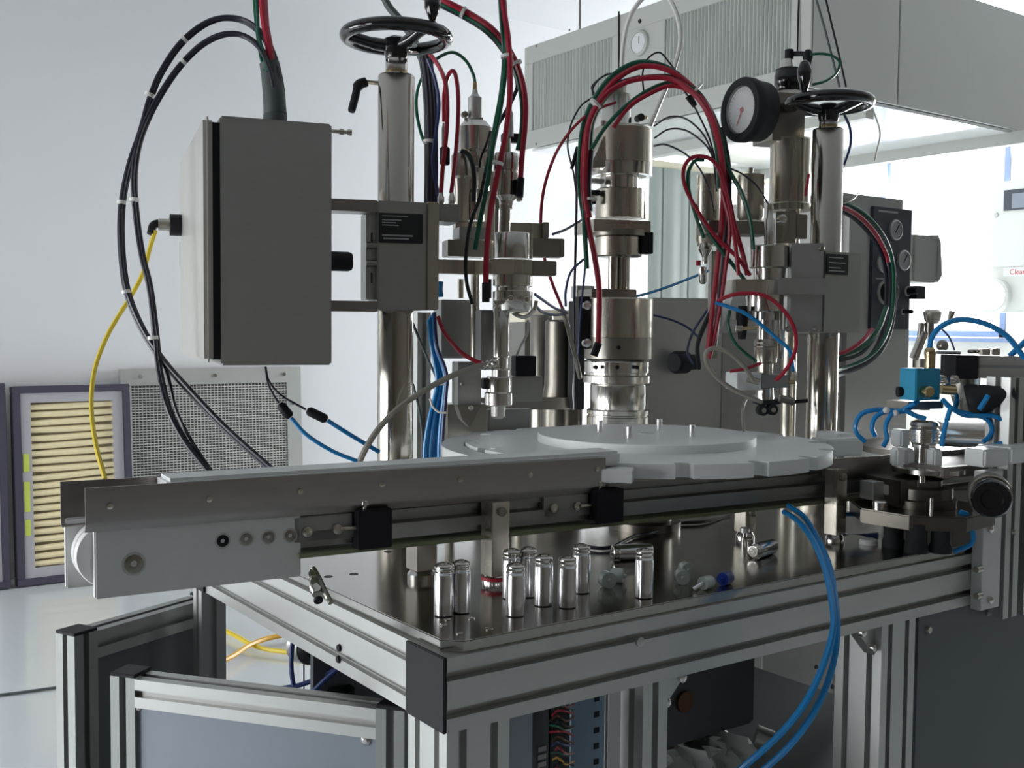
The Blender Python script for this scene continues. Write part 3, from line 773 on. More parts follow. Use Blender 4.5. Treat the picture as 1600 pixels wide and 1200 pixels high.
# column slide block + label
t = Thing('slide_block', 'grey steel slide block with black data plate clamped around the left column', 'block', (C1.x, C1.y, zat(C1, 484)))
u, v, _ = frame_at(16)
f = MB(); fbox(f, 590, 668, 313, 484, 1.70, .10, 16); t.p('body', f, 'boxsteel', bev=.002)
f = MB(); fbox(f, 668.4, 686, 315, 484, 1.715, .09, 16); t.p('side_plate', f, 'steel', bev=.0015)
f = MB(); fbox(f, 572, 589.6, 331, 468, 1.715, .06, 16); ff = t.p('flange', f, 'alu', bev=.001)
for y in (384, 412):
    c = P(580, y, 1.713); t.p('flange_screw', MB().cyl(c - (v * .006) - u * .009, c - v * .006 + u * .009, .0055, n=14), 'steel_dark', parent=ff)
for y in (372, 434):
    c = P(581, y, 1.714); t.p('slot', MB().box(c, (.002, .002, .016), (u, v, Z)), 'black', parent=ff)
f = MB(); fbox(f, 592, 661, 332, 379, 1.696, .002, 16); dp = t.p('data_plate', f, 'plabel', bev=.0008)
for (y, wd, hh, x) in ((342, 30, 2, 597), (346.5, 22, 1.6, 597), (350.5, 26, 1.6, 597), (366, 48, 2.4, 597), (371, 40, 2.4, 599), (336, 40, 1.5, 597)):
    f = MB(); fbox(f, x, x + wd, y, y + hh, 1.6948, .001, 16); t.p('printed_line', f, 'inkgrey', parent=dp)
# two bars carrying the control box
f = MB(); fbox(f, 425, 590, 306, 325, 1.635, .05, 16); t.p('mounting_bar', f, 'rail', bev=.001)
f = MB(); fbox(f, 425, 590, 468, 485, 1.635, .05, 16); t.p('mounting_bar', f, 'rail', bev=.001)

# ------------------------------------------------------------------ control box
u, v, _ = frame_at(21.2)
bc = P(345, 376, 1.45)
t = Thing('control_box', 'brushed steel control enclosure with raised door, hung from the left column', 'enclosure', (bc + v * .17 + u * .07) - Z * .17)
zb0, zb1 = zat(bc, 571), zat(bc, 180)
w = along(bc, u, 518.5)
bd = .42
f = MB(); f.box(Vector((bc.x, bc.y, (zb0 + zb1) / 2)) + u * (w / 2) + v * (bd / 2), (w, bd, zb1 - zb0), (u, v, Z)); t.p('body', f, 'boxsteel', bev=.0025)
# gasket and door on the left face
f = MB(); f.box(Vector((bc.x, bc.y, (zb0 + zb1) / 2)) - u * .004 + v * (bd / 2), (.012, bd - .02, zb1 - zb0 - .016), (u, v, Z)); t.p('gasket', f, 'rubber')
dx = -.010; dth = .012
f = MB(); f.box(Vector((bc.x, bc.y, (zb0 + zb1) / 2 + .001)) + u * (dx - dth / 2) + v * (bd / 2 + .001), (dth, bd + .004, zb1 - zb0 - .006), (u, v, Z)); t.p('door', f, 'doorsteel', bev=.005)
# door face connector + yellow lead socket
q = P(281, 352, 1.80); 
t.p('connector', MB().cyl(q + u * .01, q - u * .016, .018, n=18), 'black', label='black round connector on the door face')
t.p('connector_ring', MB().cyl(q - u * .016, q - u * .034, .010, n=16), 'steel')
f = MB(); fbox(f, 281, 286, 379, 416, 1.85, .02, 16); t.p('door_latch', f, 'chrome')
# knob, cable gland, eye bolt
q = P(520, 408, 1.6); t.p('knob', MB().turn(q - u * .07, u, [(0, .006), (.055, .006), (.060, .0145), (.093, .0145), (.098, .0125), (.098, .0)], 24), 'black')
q = P(519, 205, 1.6); t.p('stay_bolt', MB().turn(q - u * .075, u, [(0, .003), (.068, .003)], 10).turn(q - u * .007, u, [(0, .003), (.018, .003), (.018, .0045), (.024, .0045), (.024, .003), (.030, .0028), (.030, .0045), (.036, .0045)], 10), 'steel')
q = P(430, 184, 1.55)
t.p('cable_gland', MB().turn(Vector((q.x, q.y, zb1 - .004)), Z, [(0, .017), (.026, .017), (.028, .0155), (.028, .013), (.03, .013)], 24), 'conduit')
# ------------------------------------------------------------------ filling station in front of the left column (station one)
S1 = P(742, 560, 1.95)
t = Thing('valve_station', 'chrome valve and filling head with stacked cylinders, right of the left column', 'machine head', (P(790, 600, 1.85).x, P(790, 600, 1.85).y, PZ))
def st(name, px, py, D, rows, mt='chrome', par=None, n=32, th=None, bev=0):
    return (th or t).p(name, stack(MB(), px, py, D, rows, n), mt, parent=par)
def bk(name, x0, x1, y0, y1, D, tk, mt='steel', deg=35.4, par=None, th=None, bev=.0012):
    f = MB(); fbox(f, x0, x1, y0, y1, D, tk, deg); return (th or t).p(name, f, mt, parent=par, bev=bev)
def dot(name, px, py, D, r, mt='chrome', par=None, th=None, ln=.006, deg=16):
    u, v, _ = frame_at(deg); c = P(px, py, D); k = D / F * r
    return (th or t).p(name, MB().turn(c, -v, [(-ln, k), (ln * .6, k), (ln * .8, k * .75)], 16), mt, parent=par)
# rear dome cylinder
dome = st('dome_cylinder', 742, 240, 1.95, [(189, 8), (190, 18), (195, 22), (200, 27), (236, 27), (240, 20), (262, 20), (264, 23), (276, 24), (298, 23), (302, 15), (345, 15)])
st('fitting', 742, 170, 1.95, [(140, 4), (146, 5), (150, 7), (153, 11), (186, 11), (190, 6)], 'alu', dome)
st('hose_tail', 742, 150, 1.95, [(128, 3), (144, 4)], 'brass', dome)
dot('side_screw', 726, 179, 1.94, 5, 'steel_dark', dome)
for x in (728, 737, 752): st('top_screw', x, 188, 1.945, [(184, 3), (191, 3)], 'chrome', dome, 10)
# stack left of it, brownish vessel
st('side_cylinder', 722, 300, 1.93, [(240, 14), (244, 17), (276, 17), (280, 13), (300, 11), (345, 11)], 'steel')
# long slim actuator behind
st('rear_cylinder', 764, 350, 2.02, [(268, 10), (270, 14), (405, 14)], 'steel')
# front actuator stack
fr_ = st('front_actuator', 791, 270, 1.80, [(214, 5), (216, 7), (238, 7), (240, 18), (246, 20), (266, 20), (267, 18), (270, 18), (271, 20), (306, 20), (310, 16), (314, 12), (326, 11)])
st('top_rod', 797, 190, 1.80, [(170, 2), (178, 5), (214, 6)], 'alu', fr_)
bk('sensor_clip', 786, 812, 207, 221, 1.80, .015, 'black', 16, fr_)
bk('sensor_body', 805, 818, 280, 305, 1.78, .012, 'black', 16, fr_)
dot('push_fitting', 812, 311, 1.78, 4, 'chrome', fr_)
rod = st('piston_rod', 789, 350, 1.80, [(318, 8), (320, 8.5), (368, 8.5)], 'tubest')
st('guide_rod', 776, 340, 1.81, [(300, 4), (366, 4)], 'chrome', rod, 14)
body = st('upper_body', 800, 385, 1.80, [(364, 27), (366, 28.5), (404, 28.5)], 'chrome')
st('side_pillar', 829, 385, 1.80, [(366, 3), (404, 3)], 'steel', body, 12)
fl = bk('clamp_plate', 766, 832, 404, 428, 1.77, .05, 'steel', 16)
bk('clamp_arm', 832.5, 870, 407, 430, 1.79, .03, 'steel_dark', 16, fl)
bk('clamp_link', 685, 765, 405, 427, 1.82, .03, 'steel', 16, fl)
lb = st('lower_body', 801, 460, 1.80, [(428, 24), (430, 31), (447, 31), (449, 26), (454, 26), (456, 31), (484, 31), (488, 28), (490, 18)], 'chrome')
for x, y in ((776, 474), (797, 466), (822, 468)): dot('body_screw', x, y, 1.765, 5, 'steel', lb)
st('spring_post', 763, 455, 1.80, [(436, 5), (466, 5)], 'rubber', lb, 14)
bk('grey_block', 752, 777, 484, 578, 1.80, .04, 'castgrey', 16)
pr_ = st('nozzle_shaft', 783, 520, 1.79, [(478, 10), (482, 13), (558, 13), (560, 11), (575, 11), (578, 14), (590, 14), (592, 10), (600, 10)], 'chrome')
st('nozzle_collar', 779, 600, 1.79, [(588, 18), (590, 19), (612, 19), (614, 22), (632, 22), (634, 20)], 'chrome', pr_)
st('nozzle_tip', 778, 640, 1.79, [(632, 12), (650, 11), (654, 7)], 'chrome', pr_)
bk('side_block', 756, 771, 591, 608, 1.775, .02, 'rubber', 16, pr_)
# elbow handle loop (bent chrome tube) beside the lower body
t.p('bent_pipe', hose([(838, 470, 1.80), (834, 485, 1.80), (822, 495, 1.79), (806, 492, 1.79), (797, 482, 1.79)], 3.2), 'chrome')
t.p('drain_pipe', hose([(825, 500, 1.80), (824, 520, 1.80), (815, 538, 1.80), (807, 556, 1.80)], 2), 'alu')
# horizontal arms from the slide block
bk('arm', 712, 848, 345, 372, 1.93, .04, 'steel', 12)
bk('arm_end', 848.5, 858, 347, 372, 1.945, .035, 'steel_dark', 12)
bk('arm_lower', 806, 882, 371, 400, 1.93, .04, 'steel_dark', 12)
bk('valve_block', 686, 718, 318, 346, 1.765, .07, 'castgrey', 16)
for x in (689, 706): st('hose_fitting', x, 310, 1.79, [(301, 3), (306, 4), (308, 5.5), (319, 5.5)], 'chrome')
bk('inner_block', 718, 768, 354, 372, 1.90, .05, 'castgrey', 16)
bk('dark_carrier', 700, 760, 374, 400, 1.90, .05, 'steel_dark', 16)
bk('manifold_box', 690, 736, 468, 560, 1.92, .07, 'castgrey', 16)
st('guide_column', 742, 520, 1.90, [(430, 7), (560, 7)], 'steel')
st('guide_column', 720, 440, 1.90, [(436, 5), (466, 5)], 'steel')
bk('pump_block', 716, 752, 566, 634, 1.86, .05, 'castgrey', 16)
f = MB(); u, v, _ = frame_at(16); c = P(738, 640, 1.85)
f.prism([P(715, 634, 1.85), P(752, 634, 1.85), P(734, 668, 1.85), P(722, 655, 1.85)], v * .03); t.p('pump_foot', f, 'steel_dark')
dot('pump_screw', 735, 637, 1.84, 4, 'chrome'); dot('pump_screw', 722, 600, 1.85, 3, 'steel_dark')
bk('sensor_block', 806, 838, 556, 588, 1.90, .03, 'black', 16)
bk('sensor_bracket', 800, 848, 588, 628, 1.93, .03, 'boxsteel', 16)
bk('base_bracket', 700, 760, 632, 700, 1.97, .05, 'steel_dark', 16)
bk('support_wall', 762, 830, 640, 700, 2.02, .02, 'castgrey', 16)
# left machine frame rails behind blue hoses
t = Thing('rear_profile', 'pale aluminium upright profile rising behind the blue hose bundle', 'profile', (P(652, 700, 2.1).x, P(652, 700, 2.1).y, PZ))
q = P(652, 600, 2.10)
leg(q.x, q.y, .03, .04, zat(q, 488), 'upright', t, 'alu', 0)

# ------------------------------------------------------------------ rear vessel and shelf
t = Thing('steel_vessel', 'tall brownish polished steel cylinder behind the valve head', 'vessel', (P(878, 600, 2.35).x, P(878, 600, 2.35).y, PZ))
st('vessel_body', 878, 560, 2.35, [(500, 24), (503, 27), (600, 27), (640, 33), (760, 33)], 'gunmetal')
c = P(878, 600, 2.35); t.p('stand', MB().cyl((c.x, c.y, 0), (c.x, c.y, zat(c, 758)), .03), 'steel_dark')
t = Thing('steel_vessel', 'slimmer polished steel cylinder left of the tall vessel, behind the valve head', 'vessel', (P(846, 600, 2.45).x, P(846, 600, 2.45).y, PZ))
st('vessel_body', 846, 560, 2.45, [(492, 16), (496, 18), (720, 18)], 'steel_dark')
c = P(846, 600, 2.45); t.p('stand', MB().cyl((c.x, c.y, 0), (c.x, c.y, zat(c, 719)), .02), 'steel_dark')
t = Thing('rear_shelf', 'dark steel shelf bar with pale ledge behind the valve head', 'shelf', (P(830, 640, 2.25).x, P(830, 640, 2.25).y, PZ))
bk('shelf_bar', 738, 906, 622, 641, 2.24, .02, 'steel_dark', 12)
bk('shelf_leg', 745, 757, 641, 700, 2.25, .03, 'steel_dark', 12)
bk('shelf_leg', 890, 900, 641, 700, 2.32, .03, 'steel_dark', 12)
bk('pale_cover', 820, 905, 484, 503, 2.6, .25, 'ledge', 12)
bk('cover_panel', 820, 905, 503.5, 640, 2.61, .22, 'steel_dark', 12)

# ------------------------------------------------------------------ crimping tower (station two)
T2 = P(968, 600, 2.2)
t = Thing('crimping_tower', 'tall stacked steel cylinder tower behind the centre of the turntable', 'press', (T2.x, T2.y, PZ))
D = 2.2
st('base_cylinder', 966, 640, D, [(598, 42), (602, 44), (638, 44), (640, 49), (646, 49), (647, 47), (649, 47), (650, 49), (662, 49), (700, 49)], 'chrome', n=48)
rg = st('clamp_ring', 964, 575, D, [(562, 49), (565, 51.5), (581, 51.5), (582, 49), (585, 49), (587, 53), (597, 53), (599, 45)], 'chrome', n=48)
for x in (931, 964, 995): dot('ring_hole', x, 574, D - .066, 3, 'black', rg)
st('lower_cylinder', 966, 500, D, [(466, 52), (468, 54), (527, 54)], 'steel', n=56)
st('lower_band', 966, 545, D, [(527.5, 53), (560, 53), (562, 48)], 'brass' if 0 else 'steel_dark', n=48)
dot('band_hole', 966, 543, D - .068, 3, 'black')
rods = st('press_rod', 958, 430, D - .01, [(398, 8), (455, 8)], 'tubest')
st('press_rod', 974, 430, D, [(398, 10), (455, 10)], 'tubest')
bk('rod_plate', 925, 995, 451, 466, D - .04, .10, 'steel_dark', 16)
bk('rod_clamp', 902, 929, 446, 466, D + .04, .04, 'alu', 16)
st('mid_cylinder', 966, 385, D, [(370, 35), (372, 37), (400, 37), (402, 34)], 'steel', n=40)
fl = bk('square_flange', 928, 1017, 342, 361, D - .06, .12, 'steel', 16)
st('flange_ring', 968, 365, D, [(361, 43), (370, 43)], 'steel_dark', n=40)
bk('switch', 1003, 1021, 362, 396, D - .03, .03, 'black', 16)
st('spring_cylinder', 968, 320, D, [(296, 36), (298, 38), (342, 38)], 'steel', n=44)
st('spring_collar', 968, 290, D, [(276, 30), (297, 30)], 'chrome', n=40)
st('side_tie_rod', 1006, 320, D, [(298, 3), (342, 3)], 'chrome', n=12)
# bevelled head block: cylinder with slanted left shoulder
st('head_cylinder', 971, 230, D, [(199, 38), (204, 47), (256, 48), (258, 46), (275, 46), (278, 30)], 'steel', n=56)
st('head_lower_ring', 971, 266, D, [(257, 47.5), (276, 47.5)], 'chrome', n=48)
f = MB(); u, v, _ = frame_at(16)
f.prism([P(922, 262, D - .05), P(946, 208, D - .05), P(955, 203, D - .05), P(962, 203, D - .05), P(962, 262, D - .05)], v * .05); t.p('slanted_shoulder', f, 'steel', bev=.002)
st('top_cylinder', 963, 170, D, [(126, 14), (129, 17), (147, 17), (149, 24), (197, 24), (200, 26)], 'chrome', n=40)
st('head_bolt', 943, 198, D - .03, [(189, 5), (203, 5)], 'chrome', n=12)
dot('side_port', 1000, 184, D, 6, 'black', None, None, .012); dot('port_ring', 1008, 184, D, 3, 'brass')
for (x0, x1, y0, y1, m_) in ((918, 945, 278, 285, 'alu'), (916, 938, 296, 304, 'black'), (918, 930, 304, 313, 'chrome'), (916, 932, 312, 318, 'black')):
    bk('side_fitting', x0, x1, y0, y1, D - .05, .02, m_, 16)
for y in (477, 536, 541): 
    if y != 541: dot('reed_sensor_tip', 917, y, D - .06, 7, 'canister')
bk('sensor_strip', 905, 922, 463, 545, D - .045, .03, 'black', 16)
bk('mast', 897, 914, 470, 640, D + .05, .04, 'rubber', 16)

# ------------------------------------------------------------------ right column + station three
C2 = P(1287, 500, 2.07); D = 2.07
t = Thing('lift_column', 'polished steel column with black handwheel, right of the turntable', 'column', (C2.x, C2.y, PZ))
z2 = zat(C2, 202)
t.p('column_tube', MB().turn((C2.x, C2.y, PZ), Z, [(0, .029), (z2 - PZ - .002, .029), (z2 - PZ, .0275)], 48), 'tubest')
t.p('base_flange', MB().turn((C2.x, C2.y, PZ), Z, [(0, .055), (.014, .055), (.016, .053)], 40), 'steel')
t.p('neck', MB().turn((C2.x, C2.y, z2), Z, [(0, .0165), (.006, .0165), (.007, .0175), (.016, .0175), (.018, .016), (.024, .016)], 32), 'chrome')
t.p('brass_bush', MB().turn((C2.x, C2.y, z2), Z, [(0, .0178), (.006, .0178)], 32), 'brass')
zw = zat(C2, 161)
w = handwheel(t, Vector((C2.x, C2.y, zw)), .0745, .0105, .020, ph=.6)
q = Vector((C2.x, C2.y, zw)) - RH * .058 - FH * .04
t.p('crank_knob', MB().turn(q, Z, [(0, .006), (.008, .008), (.012, .005), (.018, .007), (.036, .0125), (.052, .0135), (.066, .008), (.07, .002)], 20), 'blackgloss', parent=w)

t = Thing('slide_block', 'steel slide block with shiny left face and small black data plate on the right column', 'block', (C2.x, C2.y, zat(C2, 520)))
bk('gusset_face', 1236, 1286, 380, 519, 1.97, .06, 'boxsteel', -8)
bk('body', 1288, 1345, 392, 520, 1.97, .11, 'boxsteel', 35)
bk('mount_plate', 1216, 1290, 434, 460, 1.95, .06, 'boxsteel', 0)
dp = bk('data_plate', 1292, 1326, 396, 428, 1.964, .002, 'plabel', 35)
for y, wd in ((401, 22), (409, 26), (417, 18), (422, 24)): bk('printed_line', 1296, 1296 + wd, y, y + 1.6, 1.963, .001, 'inkgrey', 35, dp, bev=0)
for x, y in ((1283, 388), (1276, 513), (1234, 514)): dot('clamp_screw', x, y, 1.96, 4.5, 'steel_dark')

D = 2.0
t = Thing('filling_station', 'nozzle station with white block and black rollers, left of the right column', 'machine head', (P(1202, 600, D).x, P(1202, 600, D).y, PZ))
st('upper_cylinder', 1202, 400, D, [(384, 28), (386, 31), (418, 31), (420, 26), (437, 25)], 'chrome', n=40)
hx_ = bk('hex_plate', 1150, 1246, 436, 461, D - .03, .07, 'steel', 8)
st('lower_cylinder', 1195, 470, D, [(461, 29), (486, 29), (488, 20), (500, 20)], 'chrome', n=40)
st('neck', 1196, 510, D, [(500, 13), (532, 13)], 'chrome')
sl = st('sleeve', 1196, 545, D, [(530, 16), (532, 17.5), (566, 17.5), (568, 12), (584, 12)], 'steel')
for y in (535, 541): st('sleeve_groove', 1196, y, D, [(y, 18), (y + 1.5, 18)], 'steel_dark', sl)
st('guide_tube', 1220, 530, D + .01, [(486, 7), (535, 7), (537, 6), (560, 6)], 'chrome')
st('upper_tube', 1202, 365, D - .01, [(318, 4), (326, 5), (340, 5), (344, 8), (384, 8)], 'chrome')
bk('white_block', 1152, 1190, 583, 610, D - .03, .06, 'pom', 10)
bk('block_body', 1190.5, 1232, 586, 606, D - .025, .06, 'castgrey', 10)
st('nozzle', 1195, 615, D, [(606, 13), (626, 14), (628, 12)], 'chrome')
st('roller_bracket', 1198, 628, D, [(624, 22), (630, 22), (632, 15)], 'rubber')
u, v, _ = frame_at(10)
for x, y in ((1191, 641), (1206, 640)):
    c = P(x, y, D - .02); r_ = t.p('roller', MB().turn(c, -v, [(-.008, .010), (.006, .010), (.007, .008)], 20), 'rubber')
    t.p('roller_pin', MB().turn(c, -v, [(0, .0045), (.0085, .0045)], 14), 'steel', parent=r_)
# side valves
for (x0, y0, x1, y1, r, m_) in ((1218, 622, 1240, 628, 6, 'steel_dark'), (1240, 628, 1262, 626, 3, 'black'), (1160, 513, 1182, 512, 3, 'brass'), (1150, 513, 1160, 513, 5, 'steel'), (1168, 592, 1186, 597, 5, 'steel'), (1232, 597, 1242, 597, 3, 'brass')):
    t.p('side_valve', MB().cyl(P(x0, y0, D - .035), P(x1, y1, D - .035), r / F * D, n=14), m_)
st('sensor', 1160, 500, D - .02, [(478, 7), (500, 9), (530, 6)], 'black')
bk('sensor_plate', 1150, 1180, 484, 500, D + .03, .02, 'steel_dark', 10)
bk('bridge_plate', 1108, 1206, 344, 364, D + .03, .07, 'steel_dark', 8)
bk('block_right', 1212, 1244, 330, 380, D + .02, .06, 'steel', -15)
bk('block_dark', 1244.5, 1262, 334, 372, D + .03, .05, 'steel_dark', 30)
dot('cross_bolt', 1222, 342, D, 7, 'chrome')
cy1 = st('small_cylinder', 1173, 300, D + .1, [(272, 14), (274, 21), (340, 21), (345, 18)], 'steel')
st('cylinder_spigot', 1173, 268, D + .1, [(262, 4), (273, 4)], 'chrome', cy1)
st('pale_cylinder', 1106, 330, D + .15, [(272, 12), (274, 19), (376, 19), (380, 17), (384, 17)], 'steel')
st('pale_valve', 1102, 395, D + .14, [(380, 9), (390, 12), (402, 5), (412, 4)], 'chrome')
bk('bracket_post', 1111, 1123, 392, 560, D + .16, .02, 'steel_dark', 10)
st('red_button', 1091, 412, D + .15, [(407, 4), (415, 4)], 'red')
st('small_valve', 1098, 422, D + .15, [(416, 3), (418, 6), (440, 6), (444, 3)], 'chrome')
# big cylinder with regulator and gauge
t = Thing('pneumatic_cylinder', 'large steel cylinder with black regulator cap standing left of the right column', 'cylinder', (P(1232, 330, D + .1).x, P(1232, 330, D + .1).y, PZ))
D3 = D + .12
st('cylinder_tube', 1234, 270, D3, [(218, 33), (220, 31), (318, 31), (320, 33), (330, 33)], 'steel', n=44)
bk('cylinder_head', 1208, 1258, 143, 219, D3 - .04, .08, 'steel_dark', 16)
st('regulator_body', 1232, 125, D3, [(106, 14), (109, 21), (116, 21), (118, 22), (133, 22), (136, 20), (144, 20)], 'blackgloss')
st('regulator_neck', 1230, 98, D3, [(93, 8), (106, 12)], 'chrome')
st('regulator_plug', 1233, 85, D3, [(77, 4), (78, 7), (93, 7)], 'black')
st('valve_handle', 1262, 100, D3 - .02, [(78, 4), (82, 7), (90, 8), (98, 6), (108, 4), (116, 5), (130, 6), (136, 3)], 'black')
t.p('regulator_elbow', hose([(1240, 84, D3), (1252, 84, D3 - .01), (1262, 86, D3 - .02)], 4), 'black')
st('cylinder_foot', 1234, 500, D3 + .02, [(330, 12), (760, 12)], 'steel')
# pressure gauge
u, v, _ = frame_at(16)
gc = P(1162, 172, 1.98)
fdir = (CAM - gc); fdir.z = 0; fdir.normalize(); nrm = (-FH * math.cos(64 * D2R) - RH * math.sin(64 * D2R)).normalized()
t = Thing('pressure_gauge', 'round black-rimmed pressure gauge with white dial beside the right handwheel', 'gauge', gc - nrm * .03)
R_ = .0585
t.p('case', MB().turn(gc, nrm, [(-.042, R_ * .6), (-.040, R_ * .92), (-.012, R_ * .96), (-.008, R_), (.006, R_), (.010, R_ * .96), (.010, R_ * .74), (.002, R_ * .70)], 48), 'rubber')
dl = t.p('dial', MB().turn(gc, nrm, [(.0, R_ * .72), (.003, R_ * .72)], 40), 'dial')
side = nrm.cross(Z).normalized(); upv = side.cross(nrm).normalized()
f = MB()
for k in range(25):
    a = (-225 + k * 270 / 24) * D2R + math.pi; d = side * math.cos(a) + upv * math.sin(a)
    ln = .007 if k % 4 == 0 else .004
    f.box(gc + nrm * .0034 + d * (R_ * .66 - ln / 2), (ln, .0012, .0006), (d, nrm.cross(d), nrm))
t.p('dial_ticks', f, 'inkgrey', parent=dl)
dd = (side * -.82 + upv * -.57); 
dd = (P(1145, 185, 1.98) - gc); dd = (dd - nrm * dd.dot(nrm)).normalized()
t.p('needle', MB().box(gc + nrm * .0045 + dd * .012, (.036, .0022, .0008), (dd, nrm.cross(dd), nrm)), 'needle', parent=dl)
t.p('needle_hub', MB().turn(gc, nrm, [(.003, .004), (.006, .004)], 14), 'needle', parent=dl)
t.p('gauge_glass', MB().turn(gc, nrm, [(.0075, R_ * .74), (.0085, R_ * .74)], 40), 'glass', parent=dl)
t.p('stem', MB().tube(crom([gc - nrm * .040, gc - nrm * .06, P(1208, 180, 2.08)]), .006, 10), 'steel')

# ------------------------------------------------------------------ grey instrument cabinet behind
t = Thing('instrument_cabinet', 'grey instrument cabinet with round gauges on a black panel, behind the right column', 'cabinet', (P(1370, 700, 2.95).x, P(1370, 700, 2.95).y, 0))
u, v, _ = frame_at(35.4)
q = P(1312, 500, 2.75); w_ = along(q, u, 1431); zt_ = zat(q, 297); zm = zat(q, 468)
f = MB(); f.box(Vector((q.x, q.y, (zt_ + .1) / 2)) + u * (w_ / 2) + v * .25, (w_, .5, zt_ - .1), (u, v, Z)); t.p('body', f, 'cab', bev=.03)
f = MB(); f.box(Vector((q.x, q.y, .12)) + u * (w_ / 2) + v * .25, (w_ - .05, .4, .24), (u, v, Z)); t.p('plinth', f, 'rubber')
def pl_(px, py, off=0.0):
    """point on the cabinet front at a picture position"""
    p = q + u * along(q, u, px); p = Vector((p.x, p.y, zat(p, py))); return p - v * off
def plate_on(name, x0, x1, y0, y1, o0, o1, mt, par=None, bev=0):
    a_, b_ = pl_(x0, y0), pl_(x1, y1); z0, z1 = pl_(x0, y1).z, a_.z; w = (b_ - a_).dot(u)
    c = Vector((a_.x, a_.y, (z0 + z1) / 2)) + u * (w / 2) - v * ((o0 + o1) / 2)
    return t.p(name, MB().box(c, (w, o1 - o0, z1 - z0), (u, v, Z)), mt, parent=par, bev=bev)
pn = plate_on('gauge_panel', 1356, 1416, 322, 514, -.004, .008, 'darkpanel', bev=.002)
for x, y, r, m_ in ((1390, 360, 16, 'greydial'), (1373, 411, 16, 'greydial'), (1404, 407, 16, 'greydial')):
    c = pl_(x, y, .008); rr = r / F * dep(c)
    g = t.p('gauge_ring', MB().turn(c, -v, [(-.005, rr), (.006, rr), (.008, rr * .9), (.008, rr * .82), (.004, rr * .8)], 28), 'alu', parent=pn)
    t.p('gauge_face', MB().turn(c, -v, [(-.004, rr * .8), (.005, rr * .8)], 28), m_, parent=pn)
    t.p('gauge_needle', MB().box(c - v * .0055 + u * .004 + Z * .004, (.003, .001, rr), (u, v, (Z + u * .7).normalized())), 'black', parent=pn)
for x, y, r in ((1377, 457, 17), (1412, 455, 7), (1405, 487, 4), (1378, 490, 4)):
    c = pl_(x, y, .008); rr = r / F * dep(c)
    t.p('knob_ring', MB().turn(c, -v, [(-.004, rr * 1.15), (.004, rr * 1.15), (.005, rr)], 24), 'cab', parent=pn)
    t.p('knob', MB().turn(c, -v, [(-.004, rr), (.004, rr), (.006, rr * .8), (.03, rr * .76), (.032, rr * .6)], 24), 'black', parent=pn)
plate_on('title_strip', 1364, 1394, 328, 331, .008, .009, 'inkgrey', pn)
plate_on('title_strip', 1362, 1384, 434, 436.5, .008, .009, 'inkgrey', pn)
plate_on('latch', 1416, 1429, 447, 467, .0, .03, 'rubber')
jb = bk('junction_box', 1428, 1466, 366, 440, 3.0, .16, 'cab', 35.4, None, None, .006)
f = MB(); f.prism([P(1466, 367, 3.06), P(1470, 378, 3.06), P(1472, 430, 3.06), P(1466, 441, 3.06)], v * .1); t.p('junction_box_lid', f, 'cab', parent=jb)
t = Thing('machine_housing', 'low grey sheet-steel machine housing behind the tower and turntable', 'housing', (P(1180, 700, 2.7).x, P(1180, 700, 2.7).y, 0))
q = P(1012, 465, 2.52); u8, v8, _ = frame_at(8)
z1_ = q.z; w_ = along(q, u8, 1130)
f = MB(); f.box(Vector((q.x, q.y, (z1_ + .05) / 2)) + u8 * (w_ / 2) + v8 * .2, (w_, .4, z1_ - .05), (u8, v8, Z)); t.p('left_body', f, 'boxsteel', bev=.004)
q = P(1128, 462, 2.60); w_ = along(q, u8, 1318); z1_ = zat(q, 520)
f = MB(); f.box(Vector((q.x, q.y, (z1_ + .05) / 2)) + u8 * (w_ / 2) + v8 * .05, (w_, .1, z1_ - .05), (u8, v8, Z)); t.p('right_body', f, 'cab', bev=.004)
f = MB(); f.prism([Vector((q.x, q.y, z1_)) + v8 * .002, Vector((q.x, q.y, z1_)) + u8 * w_ * .95 + v8 * .002, Vector((q.x, q.y, z1_ + .12)) + u8 * w_ * .9 + v8 * .05, Vector((q.x, q.y, z1_ + .12)) + u8 * w_ * .18 + v8 * .05], v8 * .05)
t.p('sloping_hood', f, 'cab')
# black knob on the housing
c = P(1072, 566, 2.5)
t.p('hand_knob', MB().turn(c, -u8 - v8 * .6, [(-.03, .018), (.0, .018), (.004, .026), (.035, .026), (.04, .02)], 24), 'black')
